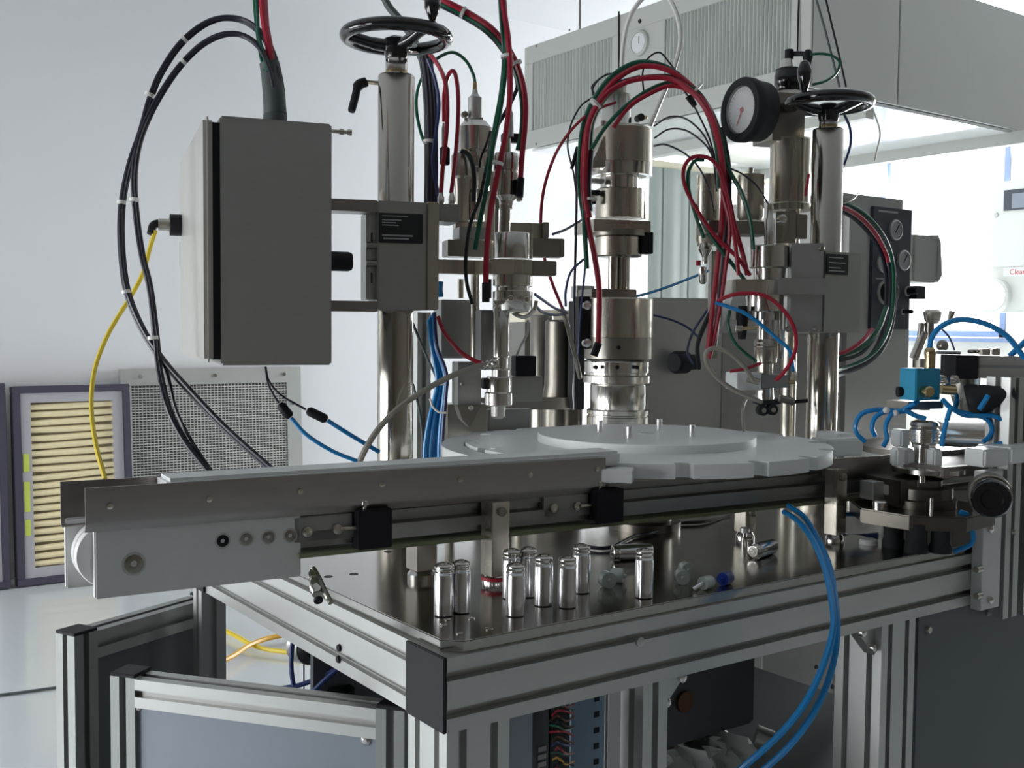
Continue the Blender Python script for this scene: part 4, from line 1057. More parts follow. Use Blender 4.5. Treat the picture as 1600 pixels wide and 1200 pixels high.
# ------------------------------------------------------------------ canisters on the table
def canister_thing(loc, label, lying=None, group='aluminium canisters on the table plate'):
    t = Thing('canister', label, 'canister', loc, 0, group)
    if lying is None: ax = Z; base = Vector(loc)
    else: ax = Vector(lying).normalized(); base = Vector(loc)
    t.p('body', MB().turn(base, ax, [(0, .0095), (.0012, .0112), (.046, .0112), (.0475, .0106), (.049, .0112), (.0505, .0112)], 32), 'canister', smooth=50)
    t.p('crimped_collar', MB().turn(base, ax, [(.0505, .0108), (.0515, .0101), (.0535, .0103), (.0545, .0108), (.0575, .0108), (.0588, .0098), (.0590, .0075)], 32), 'chrome', smooth=50)
    t.p('valve_cup', MB().turn(base, ax, [(.0575, .0082), (.0600, .0072), (.0600, .0045), (.0612, .0040), (.0612, .0016)], 24), 'chrome')
    return t
spots = [(693, 961, 'aluminium canister standing at the left end of the group, nearest the table corner'),
         (720, 956, 'aluminium canister close behind the leftmost one, beside the red-ringed support foot'),
         (799, 934, 'aluminium canister half hidden behind the frontmost one of the middle cluster'),
         (805, 961, 'aluminium canister standing frontmost in the middle cluster, right of the support foot'),
         (825, 931, 'aluminium canister standing rearmost in the middle cluster'),
         (849, 945, 'fourth standing aluminium canister from the right, right of the middle cluster'),
         (886, 948, 'third standing aluminium canister from the right, in front of the set-back one'),
         (908, 925, 'second standing aluminium canister from the right, set back behind the row'),
         (1006, 933, 'aluminium canister standing alone on the right, in front of the lying one')]
first = None
for i, (px, py, lb_) in enumerate(spots):
    c = onz(px, py, PZ)
    if first is None: first = canister_thing(c, lb_)
    else: clone(first.o, c, lb_)
def lying(px0, py0, px1, py1, label):
    a = onz(px0, py0, PZ + .0113); b = onz(px1, py1, PZ + .0113); d = (b - a).normalized()
    return canister_thing(a, label, d)
lying(1018, 861, 960, 863, 'aluminium canister lying on its side behind the lone standing canister')
lying(1206, 853, 1163, 867, 'aluminium canister lying with its bright valve end towards the camera, right of the caps')

def cap_thing(px, py, ang, label, mt, r=.0095, ln=.012, nozzle=False, ring=False, name='canister_stopper'):
    """small cap lying on its side, axis turned ang degrees from the view"""
    c = onz(px, py, PZ + r); u, v, _ = frame_at(ang)
    t = Thing(name, label, 'cap', c - Z * r, 0, None)
    t.p('shell', MB().turn(c - v * ln / 2, v, [(0, r), (ln, r), (ln + .003, r * .8)], 24), mt)
    t.p('rim', MB().turn(c - v * (ln / 2 + .0015), v, [(0, r * .98), (.0016, r), (.0016, r * .7), (.0008, r * .62)], 24), mt if not ring else 'bluecap')
    t.p('stem', MB().turn(c - v * (ln / 2 + .006), v, [(0, r * .25), (.008, r * .3)], 14), 'clear' if not ring else 'bluecap')
    if nozzle: t.p('nozzle', MB().cyl(c - v * .010, c - v * .024 - Z * .006 - u * .004, .0028, n=12), 'canister')
    return t
cap_thing(948, 905, 20, 'frosted valve cap facing the camera, between the cluster and the lone canister', 'clear', .0105)
cap_thing(965, 899, 75, 'frosted valve cap lying sideways behind the camera-facing one', 'clear', .0095)
cap_thing(1065, 901, 5, 'frosted valve cap at the front of the pair, right of the lone canister', 'clear', .0095)
cap_thing(1072, 889, 15, 'frosted valve cap behind its twin, right of the lone canister', 'clear', .0095)
cap_thing(1104, 910, -45, 'clear fitting with a small nozzle lying near the table edge', 'clear', .0085, .014, True, name='nozzle_fitting')
cap_thing(1134, 903, -35, 'dark blue fitting with a bright blue ring lying near the table edge', 'navy', .0085, .016, False, True, name='blue_fitting')
c = onz(1163, 852, PZ)
t = Thing('pneumatic_fitting', 'small chrome push-in fitting standing behind the lying canister', 'fitting', c)
t.p('stem', MB().turn(c, Z, [(0, .0055), (.012, .0055), (.013, .0035), (.020, .0035)], 18), 'chrome')
t.p('collar', MB().turn(c, Z, [(.020, .007), (.027, .007), (.028, .005), (.028, .003)], 18), 'alu')
t.p('side_port', MB().cyl(c + Z * .009, c + Z * .009 + RH * .011, .004, n=14), 'steel')
c = onz(1357, 850, PZ)
t = Thing('white_stopper', 'white plastic cap lying by the right end of the table', 'cap', c)
t.p('shell', MB().turn(c, Z, [(0, .014), (.006, .014), (.008, .012)], 24), 'roller')
# chain clip at the left plate edge
a = P(487, 892, 1.30); b = P(497, 936, 1.27)
t = Thing('plunger_pin', 'small steel spring plunger with black tip hanging at the left plate edge', 'pin', P(495, 940, 1.27))
t.p('barrel', MB().turn(a, (b - a), [(0, .004), (.006, .0065), (.012, .0065), (.013, .0045), (.022, .0075), (.030, .0075), (.032, .006), (.036, .006)], 18), 'chrome')
t.p('tip', MB().cyl(b, b + (b - a) * .08, .0055, n=14), 'black')
t.p('handle', MB().tube(crom([P(489, 888, 1.30), P(499, 905, 1.29), P(508, 925, 1.28), P(517, 942, 1.27)]), .0035, 8), 'steel_dark')

# ------------------------------------------------------------------ hoses and cables
def H(name, label, pts, rpx, mt, cat='hose', group=None): return solo(name, label, cat, hose(pts, rpx), mt, group)
def bundle(label, cat='cable bundle', at=None): return Thing('cable_bundle', label, cat, at)
def tie(tt, px, py, D, rpx, dx, dy):
    c = P(px, py, D); d = (P(px + dx, py + dy, D) - c).normalized()
    tt.p('cable_tie', MB().turn(c - d * .0025, d, [(0, rpx / F * D), (.005, rpx / F * D)], 16), 'tie')
# A: black arcs from the control box over to the back of the conveyor
outer = [(441, 178, 1.55), (437, 130, 1.55), (426, 85, 1.56), (408, 50, 1.57), (380, 30, 1.58), (345, 27, 1.58), (312, 40, 1.58), (278, 70, 1.58), (250, 112, 1.58), (234, 150, 1.58), (220, 200, 1.58), (203, 250, 1.58), (192, 300, 1.58), (188, 350, 1.57), (191, 410, 1.56), (200, 460, 1.55), (222, 512, 1.54), (252, 558, 1.53), (290, 602, 1.52), (350, 665, 1.5), (424, 731, 1.48)]
inner = [(432, 172, 1.54), (424, 120, 1.54), (408, 80, 1.55), (382, 58, 1.56), (350, 54, 1.56), (316, 68, 1.56), (285, 96, 1.56), (258, 132, 1.56), (232, 178, 1.56), (214, 226, 1.56), (207, 280, 1.56), (211, 340, 1.56), (220, 400, 1.55), (232, 450, 1.54), (241, 520, 1.53), (247, 580, 1.52), (262, 640, 1.5), (288, 690, 1.49), (326, 738, 1.48)]
t = bundle('pair of long black cable arcs tied in white, looping left of the control box', at=P(330, 740, 1.48))
def off(pts, dx, dy, dD=0, k0=0): return [(x + dx, y + dy, D_ + dD) for x, y, D_ in pts]
for (dx, dy, dD, r) in ((0, 0, 0, 3.4), (4, 3, .008, 3.2), (-2, 4, .012, 3)):
    t.p('cable', hose(off(outer, dx, dy, dD), r), 'cable')
for (dx, dy, dD, r) in ((0, 0, 0, 3.2), (5, 1, .008, 3.2), (2, -3, .01, 2.6)):
    t.p('cable', hose(off(inner, dx, dy, dD), r), 'cable')
t.p('cable', hose(inner[:14] + [(241, 530, 1.54), (262, 585, 1.53), (275, 640, 1.52), (300, 690, 1.5), (332, 738, 1.49)], 2.6), 'cable')
for a_ in ((287, 60, 1.58, 7.5, -9, 8), (286, 96, 1.56, 6.5, -8, 9), (234, 148, 1.58, 8, -4, 10), (190, 316, 1.58, 7, -1, 10), (210, 312, 1.56, 8, 0, 10), (197, 456, 1.55, 6.5, 3, 10), (239, 528, 1.53, 8, 1, 10)): tie(t, *a_)
# yellow lead
t = Thing('yellow_lead', 'yellow cable hanging from the control box door to behind the conveyor', 'cable', P(160, 745, 1.62))
t.p('cable', hose([(243, 360, 1.79), (235, 385, 1.79), (222, 430, 1.78), (200, 470, 1.77), (170, 520, 1.75), (150, 570, 1.73), (143, 615, 1.71), (144, 655, 1.69), (151, 700, 1.66), (164, 748, 1.63)], 3.6), 'yellow')
t.p('plug', hose([(266, 350, 1.80), (252, 349, 1.80), (240, 352, 1.795), (236, 366, 1.79)], 6.5), 'black')
# B: risers out of the box top: red, green, black in a grey sleeve
t = bundle('red and green hoses rising from the control box to the top of the photo', at=P(428, 184, 1.55))
sp_ = crom([P(430, 178, 1.55), P(428, 150, 1.55), P(424, 118, 1.56), P(420, 98, 1.56)])
t.p('sleeve', MB().tube(sp_, [.0165 - .003 * i / len(sp_) for i in range(len(sp_))], 16), 'conduit')
t.p('hose', hose([(426, 110, 1.555), (420, 70, 1.56), (413, 30, 1.57), (408, -25, 1.58)], 6.5), 'red')
t.p('hose', hose([(419, 112, 1.545), (412, 85, 1.55), (404, 55, 1.56), (402, 20, 1.575), (400, -25, 1.585)], 3.2), 'green')
t.p('hose', hose([(414, 112, 1.55), (407, 85, 1.56), (402, 50, 1.575), (398, 10, 1.59), (396, -25, 1.6)], 3), 'green')
t.p('hose', hose([(422, 108, 1.565), (418, 72, 1.57), (417, 40, 1.58), (415, 10, 1.59), (414, -25, 1.6)], 4), 'red')
# twin black + blue lines under the box
for nm, lab, b1, b2, jx in (('air_line', 'thin black line with dark connector turning blue, upper of the pair under the control box', [(415, 573, 1.62), (420, 595, 1.62), (440, 618, 1.62), (478, 640, 1.62)], [(512, 657, 1.62), (545, 678, 1.63), (592, 706, 1.66)], ((480, 641), (511, 656))),
                        ('air_line', 'thin black line with dark connector turning blue, lower of the pair under the control box', [(414, 573, 1.60), (418, 597, 1.60), (428, 618, 1.60), (436, 630, 1.60)], [(455, 653, 1.60), (480, 680, 1.60), (520, 705, 1.61), (562, 722, 1.62)], ((437, 631), (454, 652)))):
    t = Thing(nm, lab, 'hose', P(*b2[-1]))
    t.p('black_section', hose(b1, 1.8), 'cable'); t.p('blue_section', hose(b2, 3.4), 'blue')
    a_, c_ = P(jx[0][0], jx[0][1], b1[-1][2]), P(jx[1][0], jx[1][1], b2[0][2]); d_ = c_ - a_
    t.p('connector', MB().turn(a_, d_, [(0, .0045), (.004, .0072), (d_.length - .004, .0072), (d_.length, .0045)], 16), 'black')
# C: bundle over the handwheel into the valve head
H('black_hose', 'thick dark cable coming down from the top edge to behind the left handwheel', [(592, -25, 1.9), (606, 8, 1.9), (624, 30, 1.9), (645, 60, 1.9), (660, 95, 1.9)], 6, 'conduit')
t = bundle('dark vertical cable bundle hanging right of the left column', at=P(676, 316, 1.9))
for dx, dD, r, m_, in ((0, 0, 4.5, 'cable'), (6, .01, 4, 'cable'), (-5, .012, 3.2, 'conduit'), (11, .014, 2.5, 'navy')):
    t.p('cable', hose(off([(660, 80, 1.88), (666, 120, 1.88), (670, 170, 1.88), (671, 230, 1.88), (671, 280, 1.88), (670, 330, 1.88)], dx, 0, dD), r), m_)
t.p('cable', hose([(668, 92, 1.87), (680, 125, 1.87), (686, 165, 1.87), (680, 215, 1.87), (676, 255, 1.87), (684, 300, 1.86), (688, 322, 1.86)], 2.8), 'navy')
tie(t, 671, 221, 1.88, 10, 0, 10)
H('green_hose', 'green hose looping from the tall fitting down beside the dark bundle', [(743, 140, 1.95), (740, 118, 1.95), (728, 95, 1.94), (708, 82, 1.93), (685, 90, 1.92), (666, 110, 1.91), (653, 140, 1.90), (651, 175, 1.90), (660, 215, 1.90), (672, 235, 1.90)], 2.6, 'green')
H('red_hose', 'red hose looping up in a narrow arch beside the dark bundle, into the left fitting', [(689, 302, 1.79), (692, 260, 1.79), (697, 215, 1.79), (699, 170, 1.79), (697, 135, 1.80), (690, 112, 1.82), (678, 92, 1.85), (664, 76, 1.88)], 3.6, 'red')
H('red_hose', 'red hose forming the right leg of the narrow arch above the slide block', [(705, 302, 1.79), (710, 260, 1.79), (715, 200, 1.79), (716, 150, 1.79), (712, 118, 1.80), (706, 111, 1.80), (699, 122, 1.81), (694, 150, 1.81), (694, 190, 1.81)], 3.4, 'red')
H('sensor_lead', 'thin dark lead hanging in front of the dome cylinder', [(766, 205, 1.85), (760, 225, 1.84), (752, 245, 1.84), (749, 262, 1.84)], 2, 'black')
t = Thing('solenoid', 'small black valve solenoid between the two red hoses', 'valve', P(695, 245, 1.84))
st('coil', 695, 240, 1.84, [(230, 6), (232, 8), (256, 8), (258, 6)], 'black', th=t); st('stem', 693, 215, 1.84, [(192, 1.5), (200, 3), (230, 3)], 'chrome', th=t)
t = Thing('y_pipe', 'dark curved rubber pipe over the side cylinder', 'pipe', P(735, 300, 1.90))
t.p('pipe', hose([(720, 236, 1.90), (730, 240, 1.90), (738, 255, 1.90), (741, 280, 1.90), (740, 315, 1.90)], 4), 'rubber')
# D: long arcs right of the valve head
t = bundle('red and green hoses falling from the top edge into the front actuator', at=P(760, 440, 1.75))
t.p('hose', hose([(783, -25, 1.74), (788, 20, 1.74), (794, 60, 1.74), (797, 110, 1.74), (796, 160, 1.74), (790, 210, 1.74), (782, 250, 1.74), (772, 300, 1.74), (764, 350, 1.74), (760, 400, 1.74), (759, 444, 1.74)], 4.6), 'red')
t.p('hose', hose([(786, -25, 1.745), (790, 40, 1.745), (791, 90, 1.75), (786, 140, 1.75), (778, 190, 1.75), (770, 230, 1.75), (765, 265, 1.75), (757, 310, 1.76), (748, 355, 1.77), (742, 390, 1.78)], 4), 'green')
t.p('hose', hose([(780, -25, 1.745), (783, 30, 1.745), (787, 85, 1.755), (783, 140, 1.755), (774, 190, 1.755), (768, 225, 1.755), (758, 270, 1.77)], 3), 'green')
t.p('hose_end', MB().cyl(P(759, 442, 1.74), P(759, 472, 1.74), .0062, n=14), 'black')
tie(t, 792, 88, 1.745, 10, 1, 10); tie(t, 778, 255, 1.74, 9, -3, 10)
H('black_lead', 'black lead running down to the lower actuator port', [(770, 205, 1.80), (752, 300, 1.79), (735, 350, 1.79), (728, 400, 1.79), (729, 440, 1.79), (738, 475, 1.79)], 3, 'rubber')
t = bundle('long red, green and black arc sweeping from the top edge to the valve head', at=P(815, 290, 1.77))
arc = [(668, -12, 1.79), (700, 4, 1.78), (735, 22, 1.78), (770, 46, 1.77), (798, 82, 1.77), (814, 120, 1.77), (821, 160, 1.77), (820, 200, 1.77), (816, 240, 1.77), (813, 282, 1.77)]
t.p('hose', hose(arc, 4.6), 'red')
t.p('hose', hose(off(arc[:-2], -5, 4, .006) + [(809, 235, 1.775)], 4), 'green')
t.p('hose', hose(off(arc[:6], -6, 8, .01) + [(803, 150, 1.78), (790, 175, 1.78), (778, 195, 1.78)], 3.2), 'cable')
t.p('hose_end', MB().cyl(P(814, 278, 1.77), P(812, 308, 1.77), .006, n=14), 'black')
tie(t, 724, 19, 1.78, 9, 9, 5); tie(t, 807, 99, 1.77, 9, 5, 10)
# E: thin red loop mid left and others
H('thin_red_hose', 'thin red hose arching left of the crimping tower, down to the dark hose joint', [(962, 160, 2.08), (930, 172, 2.06), (905, 190, 2.04), (880, 220, 2.02), (862, 255, 2.0), (849, 300, 2.0), (845, 350, 2.0), (850, 400, 2.0), (862, 440, 2.0), (876, 475, 2.0), (884, 495, 2.0)], 2.4, 'red')
H('thin_dark_hose', 'thin dark hose branching up from the joint left of the tower', [(884, 478, 2.02), (884, 455, 2.04), (892, 425, 2.06), (912, 405, 2.08)], 2, 'navy')
H('black_lead', 'straight thin black lead hanging left of the crimping tower', [(899, 240, 2.1), (901, 300, 2.1), (899, 400, 2.1), (897, 500, 2.1), (899, 640, 2.12)], 2, 'cable')
H('navy_lead', 'thin navy lead hanging close to the tower, right of the black lead', [(916, 300, 2.08), (917, 360, 2.08), (914, 420, 2.08), (908, 480, 2.08), (903, 560, 2.09)], 1.7, 'navy')
H('pale_blue_tube', 'pale blue tube slanting from the arm end to behind the tower', [(864, 366, 1.98), (885, 358, 2.05), (912, 342, 2.15)], 2.2, 'navy')
H('navy_hose', 'pair of dark blue hoses sagging from the valve head to the right, upper', [(836, 460, 1.84), (850, 470, 1.88), (868, 482, 1.94), (885, 488, 2.0)], 2.4, 'navy')
H('navy_hose', 'pair of dark blue hoses sagging from the valve head to the right, lower', [(836, 477, 1.84), (848, 488, 1.88), (866, 492, 1.94), (886, 490, 2.01)], 2.4, 'navy')
H('dark_hose', 'dark hose and coupling descending from the joint beside the mast', [(878, 482, 2.0), (886, 505, 2.0), (892, 530, 2.02), (900, 560, 2.05), (906, 590, 2.1)], 4, 'steel_dark')
H('pale_tube', 'pale tube rising beside the mast from the shelf', [(898, 640, 2.14), (896, 610, 2.14), (899, 570, 2.14)], 1.8, 'tie')
# left lower hoses at the valve station
t = bundle('thick bundle of bright blue hoses standing right of the left column', at=P(680, 715, 1.90))
random.seed(3)
for i in range(7):
    dx = -13 + i * 4.6; dD = random.uniform(-.012, .012)
    t.p('hose', hose([(676 + dx, 722, 1.90 + dD), (677 + dx * .95, 690, 1.90 + dD), (682 + dx * .8, 650, 1.90 + dD), (688 + dx * .6, 615, 1.90 + dD), (690 + dx * .55, 590, 1.90 + dD), (686 + dx * .5, 570, 1.90 + dD), (678 + dx * .3, 540, 1.90 + dD), (674 + dx * .3, 500 - i * 2, 1.90 + dD)], 3.2), 'blue' if i < 6 else 'navy')
tie(t, 689, 600, 1.90, 13, 0, 10)
H('grey_hose', 'thick grey hose rising in a curve from behind the conveyor to the nozzle', [(560, 725, 1.62), (572, 700, 1.62), (590, 672, 1.63), (620, 640, 1.65), (660, 612, 1.68), (700, 590, 1.72), (738, 575, 1.75), (768, 567, 1.77)], 5, 'greyhose')
H('red_hose', 'red hose sagging from under the slide block to the nozzle shaft', [(684, 494, 1.78), (692, 515, 1.78), (706, 535, 1.77), (722, 552, 1.77), (745, 565, 1.77), (765, 569, 1.77)], 3.4, 'red')
H('white_tube', 'short white curved tube in front of the blue bundle', [(672, 623, 1.86), (676, 635, 1.86), (686, 644, 1.86), (697, 645, 1.86)], 1.8, 'tie')
t = Thing('hose_coupling', 'chrome ribbed hose coupling at the nozzle shaft', 'coupling', P(770, 568, 1.765))
t.p('coupling', MB().turn(P(752, 572, 1.765), P(780, 566, 1.765) - P(752, 572, 1.765), [(0, .006), (.004, .008), (.008, .006), (.012, .009), (.016, .006), (.020, .009), (.026, .009)], 16), 'chrome')
for x, y, l in ((688, 464, 14), (686, 440, 10)):
    pass
H('bright_blue_tube', 'short bright blue tube showing right of the slide block', [(689, 440, 1.86), (688, 452, 1.86), (689, 464, 1.86)], 4, 'blue')
H('dark_lead', 'thin grey lead slanting down behind the column to the blue bundle', [(645, 505, 1.95), (655, 530, 1.95), (668, 560, 1.94), (682, 590, 1.93)], 2.2, 'conduit')
H('dark_lead', 'thin grey lead curving down right of the column beside the profile', [(645, 600, 1.96), (655, 640, 1.96), (660, 680, 1.96), (660, 722, 1.96)], 2.2, 'conduit')
# F: great arch over the crimping tower
t = bundle('great arch of red, green and black hoses over the crimping tower', at=P(912, 330, 2.05))
A1 = [(935, 540, 2.06), (936, 500, 2.06), (936, 450, 2.06), (929, 400, 2.05), (919, 350, 2.04), (912, 300, 2.04), (912, 250, 2.04), (918, 200, 2.04), (935, 160, 2.04), (962, 125, 2.04), (1000, 104, 2.04), (1040, 108, 2.03), (1075, 130, 2.02), (1100, 160, 2.0), (1118, 200, 1.98), (1128, 250, 1.97), (1130, 300, 1.97), (1128, 350, 1.97), (1122, 410, 1.98), (1114, 480, 2.0), (1107, 545, 2.02)]
t.p('hose', hose(A1, 4.6), 'red')
A2 = [(921, 340, 2.03), (915, 300, 2.03), (916, 240, 2.03), (922, 190, 2.03), (945, 150, 2.03), (975, 130, 2.03), (1010, 122, 2.03), (1050, 124, 2.02), (1084, 146, 2.0), (1108, 180, 1.99), (1122, 225, 1.98), (1130, 280, 1.98), (1136, 330, 1.98)]
t.p('hose', hose(A2, 4.4), 'red')
t.p('hose', hose(off(A1[4:17], -6, -6, .01), 4.2), 'green')
t.p('hose', hose([(917, 420, 2.05), (913, 330, 2.04)] + off(A2[2:], 5, -2, .012), 3.8), 'green')
t.p('hose', hose([(958, 200, 2.02), (980, 170, 2.02), (1008, 150, 2.02), (1050, 134, 2.02), (1088, 150, 2.01), (1112, 185, 2.0), (1130, 235, 1.99), (1138, 300, 1.99), (1146, 345, 1.99), (1160, 395, 1.99), (1168, 430, 1.99)], 3.8), 'red')
t.p('hose', hose([(925, 232, 2.02), (945, 200, 2.02), (975, 168, 2.02), (1015, 140, 2.03), (1055, 128, 2.03), (1086, 140, 2.01), (1106, 165, 2.0), (1124, 205, 1.985), (1137, 260, 1.98), (1158, 300, 1.97), (1172, 345, 1.97), (1177, 390, 1.97)], 3.4), 'green')
t.p('hose', hose([(924, 235, 2.035), (920, 290, 2.03), (922, 330, 2.03)], 4), 'cable')
t.p('hose', hose(off(A1[14:], 9, 0, .02), 4.2), 'cable')
t.p('hose', hose([(1128, 300, 1.96), (1140, 350, 1.96), (1136, 400, 1.97), (1128, 460, 1.99), (1118, 520, 2.01), (1108, 560, 2.03)], 3.6), 'red')
t.p('hose_end', MB().cyl(P(935, 536, 2.06), P(928, 556, 2.06), .0075, n=14), 'black')
tie(t, 930, 162, 2.03, 10, 8, -9); tie(t, 1089, 139, 2.01, 12, 9, 8); tie(t, 925, 311, 2.03, 9, 0, 10)
for lab, pts in (('outermost thin black wire looping left of the arch', [(975, 112, 2.1), (945, 118, 2.1), (925, 135, 2.1), (928, 150, 2.1), (908, 165, 2.1), (892, 195, 2.1), (887, 230, 2.1), (896, 270, 2.1), (900, 300, 2.1)]),
                 ('thin black wire curling above the left shoulder of the arch', [(950, 115, 2.09), (935, 125, 2.09), (926, 140, 2.09), (932, 152, 2.09), (960, 130, 2.09), (1000, 118, 2.09)]),
                 ('thin black wire looping over the crown of the arch', [(1006, 145, 2.08), (1004, 115, 2.08), (1012, 92, 2.08), (1030, 82, 2.08), (1046, 98, 2.08), (1058, 115, 2.08)]),
                 ('thin black wire arching right of the tower, topmost of three', [(1022, 197, 2.12), (1045, 183, 2.1), (1070, 185, 2.08), (1095, 205, 2.05), (1110, 232, 2.03), (1116, 260, 2.01), (1120, 300, 2.0)]),
                 ('thin black wire arching right of the tower, middle of three', [(1022, 216, 2.12), (1045, 202, 2.1), (1072, 204, 2.08), (1098, 222, 2.05), (1112, 242, 2.03), (1120, 275, 2.01)]),
                 ('thin black wire arching right of the tower, lowest of three', [(1022, 228, 2.12), (1040, 226, 2.1), (1070, 240, 2.08), (1092, 262, 2.05), (1108, 295, 2.03), (1116, 330, 2.01)]),
                 ('thin black wire with a small plug hanging under the arch tie', [(1068, 140, 2.05), (1080, 158, 2.05), (1092, 180, 2.04), (1108, 215, 2.03), (1118, 250, 2.02)]),
                 ('thin black wire from the arch to the small cylinder', [(1138, 262, 2.0), (1160, 272, 2.0), (1182, 290, 2.0), (1198, 315, 1.99), (1201, 325, 1.99)])):
    H('wire', lab, pts, 1.5, 'cable', 'wire')
t = Thing('wire_plug', 'small black plug hanging below the arch tie', 'plug', P(1082, 158, 2.05))
t.p('plug', MB().cyl(P(1076, 150, 2.05), P(1086, 166, 2.05), .0072, .005, n=12), 'black')
t = Thing('cable_clip', 'short black lever clip left of the tower top', 'clip', P(898, 262, 2.1))
t.p('clip', MB().cyl(P(903, 230, 2.09), P(893, 264, 2.09), .0045, .0035, n=12), 'black')
# white loop
H('white_loop_hose', 'milky white hose looping over the top of the tower to the photo edge', [(971, 120, 2.16), (974, 70, 2.16), (983, 30, 2.16), (1000, 2, 2.16), (1020, -12, 2.16), (1042, -6, 2.16), (1058, 25, 2.16), (1063, 65, 2.16), (1052, 110, 2.16), (1035, 150, 2.16), (1016, 196, 2.16)], 3.8, 'whitehose')
# G: red/green loop left of station three
t = bundle('small loop of red and green hose above the bridge plate', at=P(1100, 300, 1.96))
t.p('hose', hose([(1172, 430, 1.97), (1150, 400, 1.96), (1120, 372, 1.96), (1090, 330, 1.96), (1070, 290, 1.96), (1069, 262, 1.96), (1082, 246, 1.96), (1105, 246, 1.96), (1122, 262, 1.96), (1134, 300, 1.955), (1143, 340, 1.95), (1150, 390, 1.95), (1154, 430, 1.95)], 3.2), 'red')
t.p('hose', hose([(1100, 372, 1.97), (1088, 340, 1.965), (1077, 300, 1.965), (1075, 272, 1.965), (1085, 252, 1.965), (1100, 250, 1.965)], 2.8), 'green')
t.p('hose', hose([(1086, 320, 1.97), (1105, 360, 1.97), (1130, 395, 1.97), (1150, 420, 1.98), (1165, 440, 1.98)], 3.2), 'green')
H('red_hose', 'red hose curling in front of the hex plate down to the white block', [(1122, 470, 1.94), (1140, 462, 1.92), (1165, 458, 1.91), (1195, 462, 1.91), (1222, 482, 1.91), (1240, 510, 1.91), (1244, 540, 1.91), (1236, 565, 1.91), (1222, 585, 1.92), (1212, 594, 1.93)], 3.2, 'red')
H('blue_hose', 'blue hose slanting in front of the sleeve, right of the red curl', [(1118, 473, 1.94), (1140, 480, 1.93), (1165, 490, 1.92), (1190, 508, 1.92), (1215, 530, 1.92), (1234, 548, 1.92), (1240, 580, 1.93)], 3, 'blue')
H('red_lead', 'short red lead pointing left from the white block', [(1140, 580, 1.93), (1155, 578, 1.93), (1172, 574, 1.94), (1188, 568, 1.95)], 2.6, 'red')
H('grey_hose', 'grey hose coiling left of the white block and down to the turntable', [(1176, 592, 1.94), (1160, 570, 1.93), (1140, 552, 1.92), (1118, 544, 1.92), (1104, 550, 1.92), (1104, 566, 1.93), (1118, 588, 1.94), (1145, 608, 1.95), (1175, 622, 1.96), (1190, 628, 1.97)], 3.6, 'greyhose')
H('grey_hose', 'thin grey hose hooking down behind the nozzle to the turntable', [(1180, 618, 2.1), (1166, 625, 2.1), (1160, 645, 2.02), (1163, 680, 1.96)], 2, 'greyhose')
H('green_hose', 'dark green hose sagging left of the sleeve', [(1140, 485, 1.98), (1138, 510, 1.98), (1148, 535, 1.98), (1165, 552, 1.98), (1182, 565, 1.98)], 2.6, 'green')
H('black_cable', 'dark cable looping down to the black knob, outer', [(1132, 440, 2.1), (1108, 480, 2.2), (1082, 520, 2.3), (1074, 550, 2.38), (1082, 568, 2.42)], 2.4, 'navy')
H('black_cable', 'dark cable looping down to the black knob, inner', [(1120, 470, 2.1), (1100, 510, 2.2), (1090, 540, 2.3), (1092, 575, 2.38)], 4, 'rubber')
H('pale_blue_tube', 'pale blue tube slanting from the tower base up to the right', [(990, 464, 2.2), (1020, 456, 2.25), (1060, 442, 2.3), (1112, 421, 2.38)], 2.2, 'blue')
H('thin_blue_tube', 'thin blue tube dropping behind the housing right of the tower', [(1020, 492, 2.4), (1050, 500, 2.42), (1075, 512, 2.44), (1092, 528, 2.46)], 1.8, 'navy')
# H: hoses over the instrument cabinet
t = bundle('thick red, green and black hose arc in front of the gauge panel', at=P(1300, 345, 2.4))
G1 = [(1284, 330, 2.12), (1302, 322, 2.40), (1320, 325, 2.45), (1345, 340, 2.5), (1368, 365, 2.55), (1384, 395, 2.6), (1390, 430, 2.62), (1390, 470, 2.62), (1385, 510, 2.6), (1370, 545, 2.55), (1345, 568, 2.5), (1302, 585, 2.40), (1290, 590, 2.12)]
t.p('hose', hose(G1[:6] + [(1388, 410, 2.6)], 4), 'red')
for dx, dy, dD, r, m_ in ((6, -6, .02, 3.6, 'green'), (2, 0, .04, 5, 'cable'), (-5, 5, .05, 4.5, 'cable'), (8, 2, .03, 3.5, 'conduit')):
    t.p('hose', hose(off(G1, dx, dy, dD), r), m_)
t.p('hose', hose([(1300, 555, 2.45), (1325, 548, 2.47), (1348, 532, 2.5), (1362, 515, 2.55)], 3.6), 'red')
t.p('hose', hose([(1385, 480, 2.6), (1372, 515, 2.56), (1350, 540, 2.52), (1300, 560, 2.46)], 4), 'green')
t.p('hose', hose([(1372, 520, 2.56), (1345, 552, 2.52), (1300, 566, 2.46)], 3), 'conduit')
H('green_hose', 'green hose loop from the regulator out to the right', [(1266, 85, 2.08), (1285, 84, 2.08), (1302, 88, 2.08), (1312, 98, 2.08), (1306, 115, 2.08), (1290, 127, 2.08), (1270, 132, 2.08)], 2.2, 'green')
H('hanging_wire', 'thin black wire falling from the top edge behind the right handwheel, right one', [(1286, -20, 2.5), (1300, 40, 2.5), (1312, 90, 2.5), (1322, 136, 2.5)], 1.6, 'black', 'wire')
H('hanging_wire', 'thin grey wire falling from the top edge behind the right handwheel, left one', [(1270, -20, 2.5), (1290, 50, 2.5), (1312, 136, 2.5)], 1.8, 'conduit', 'wire')
H('hanging_wire', 'thin black wire hanging straight in front of the hood corner', [(1249, -20, 3.98), (1247, 30, 3.98), (1246, 85, 3.98)], 1.4, 'black', 'wire')
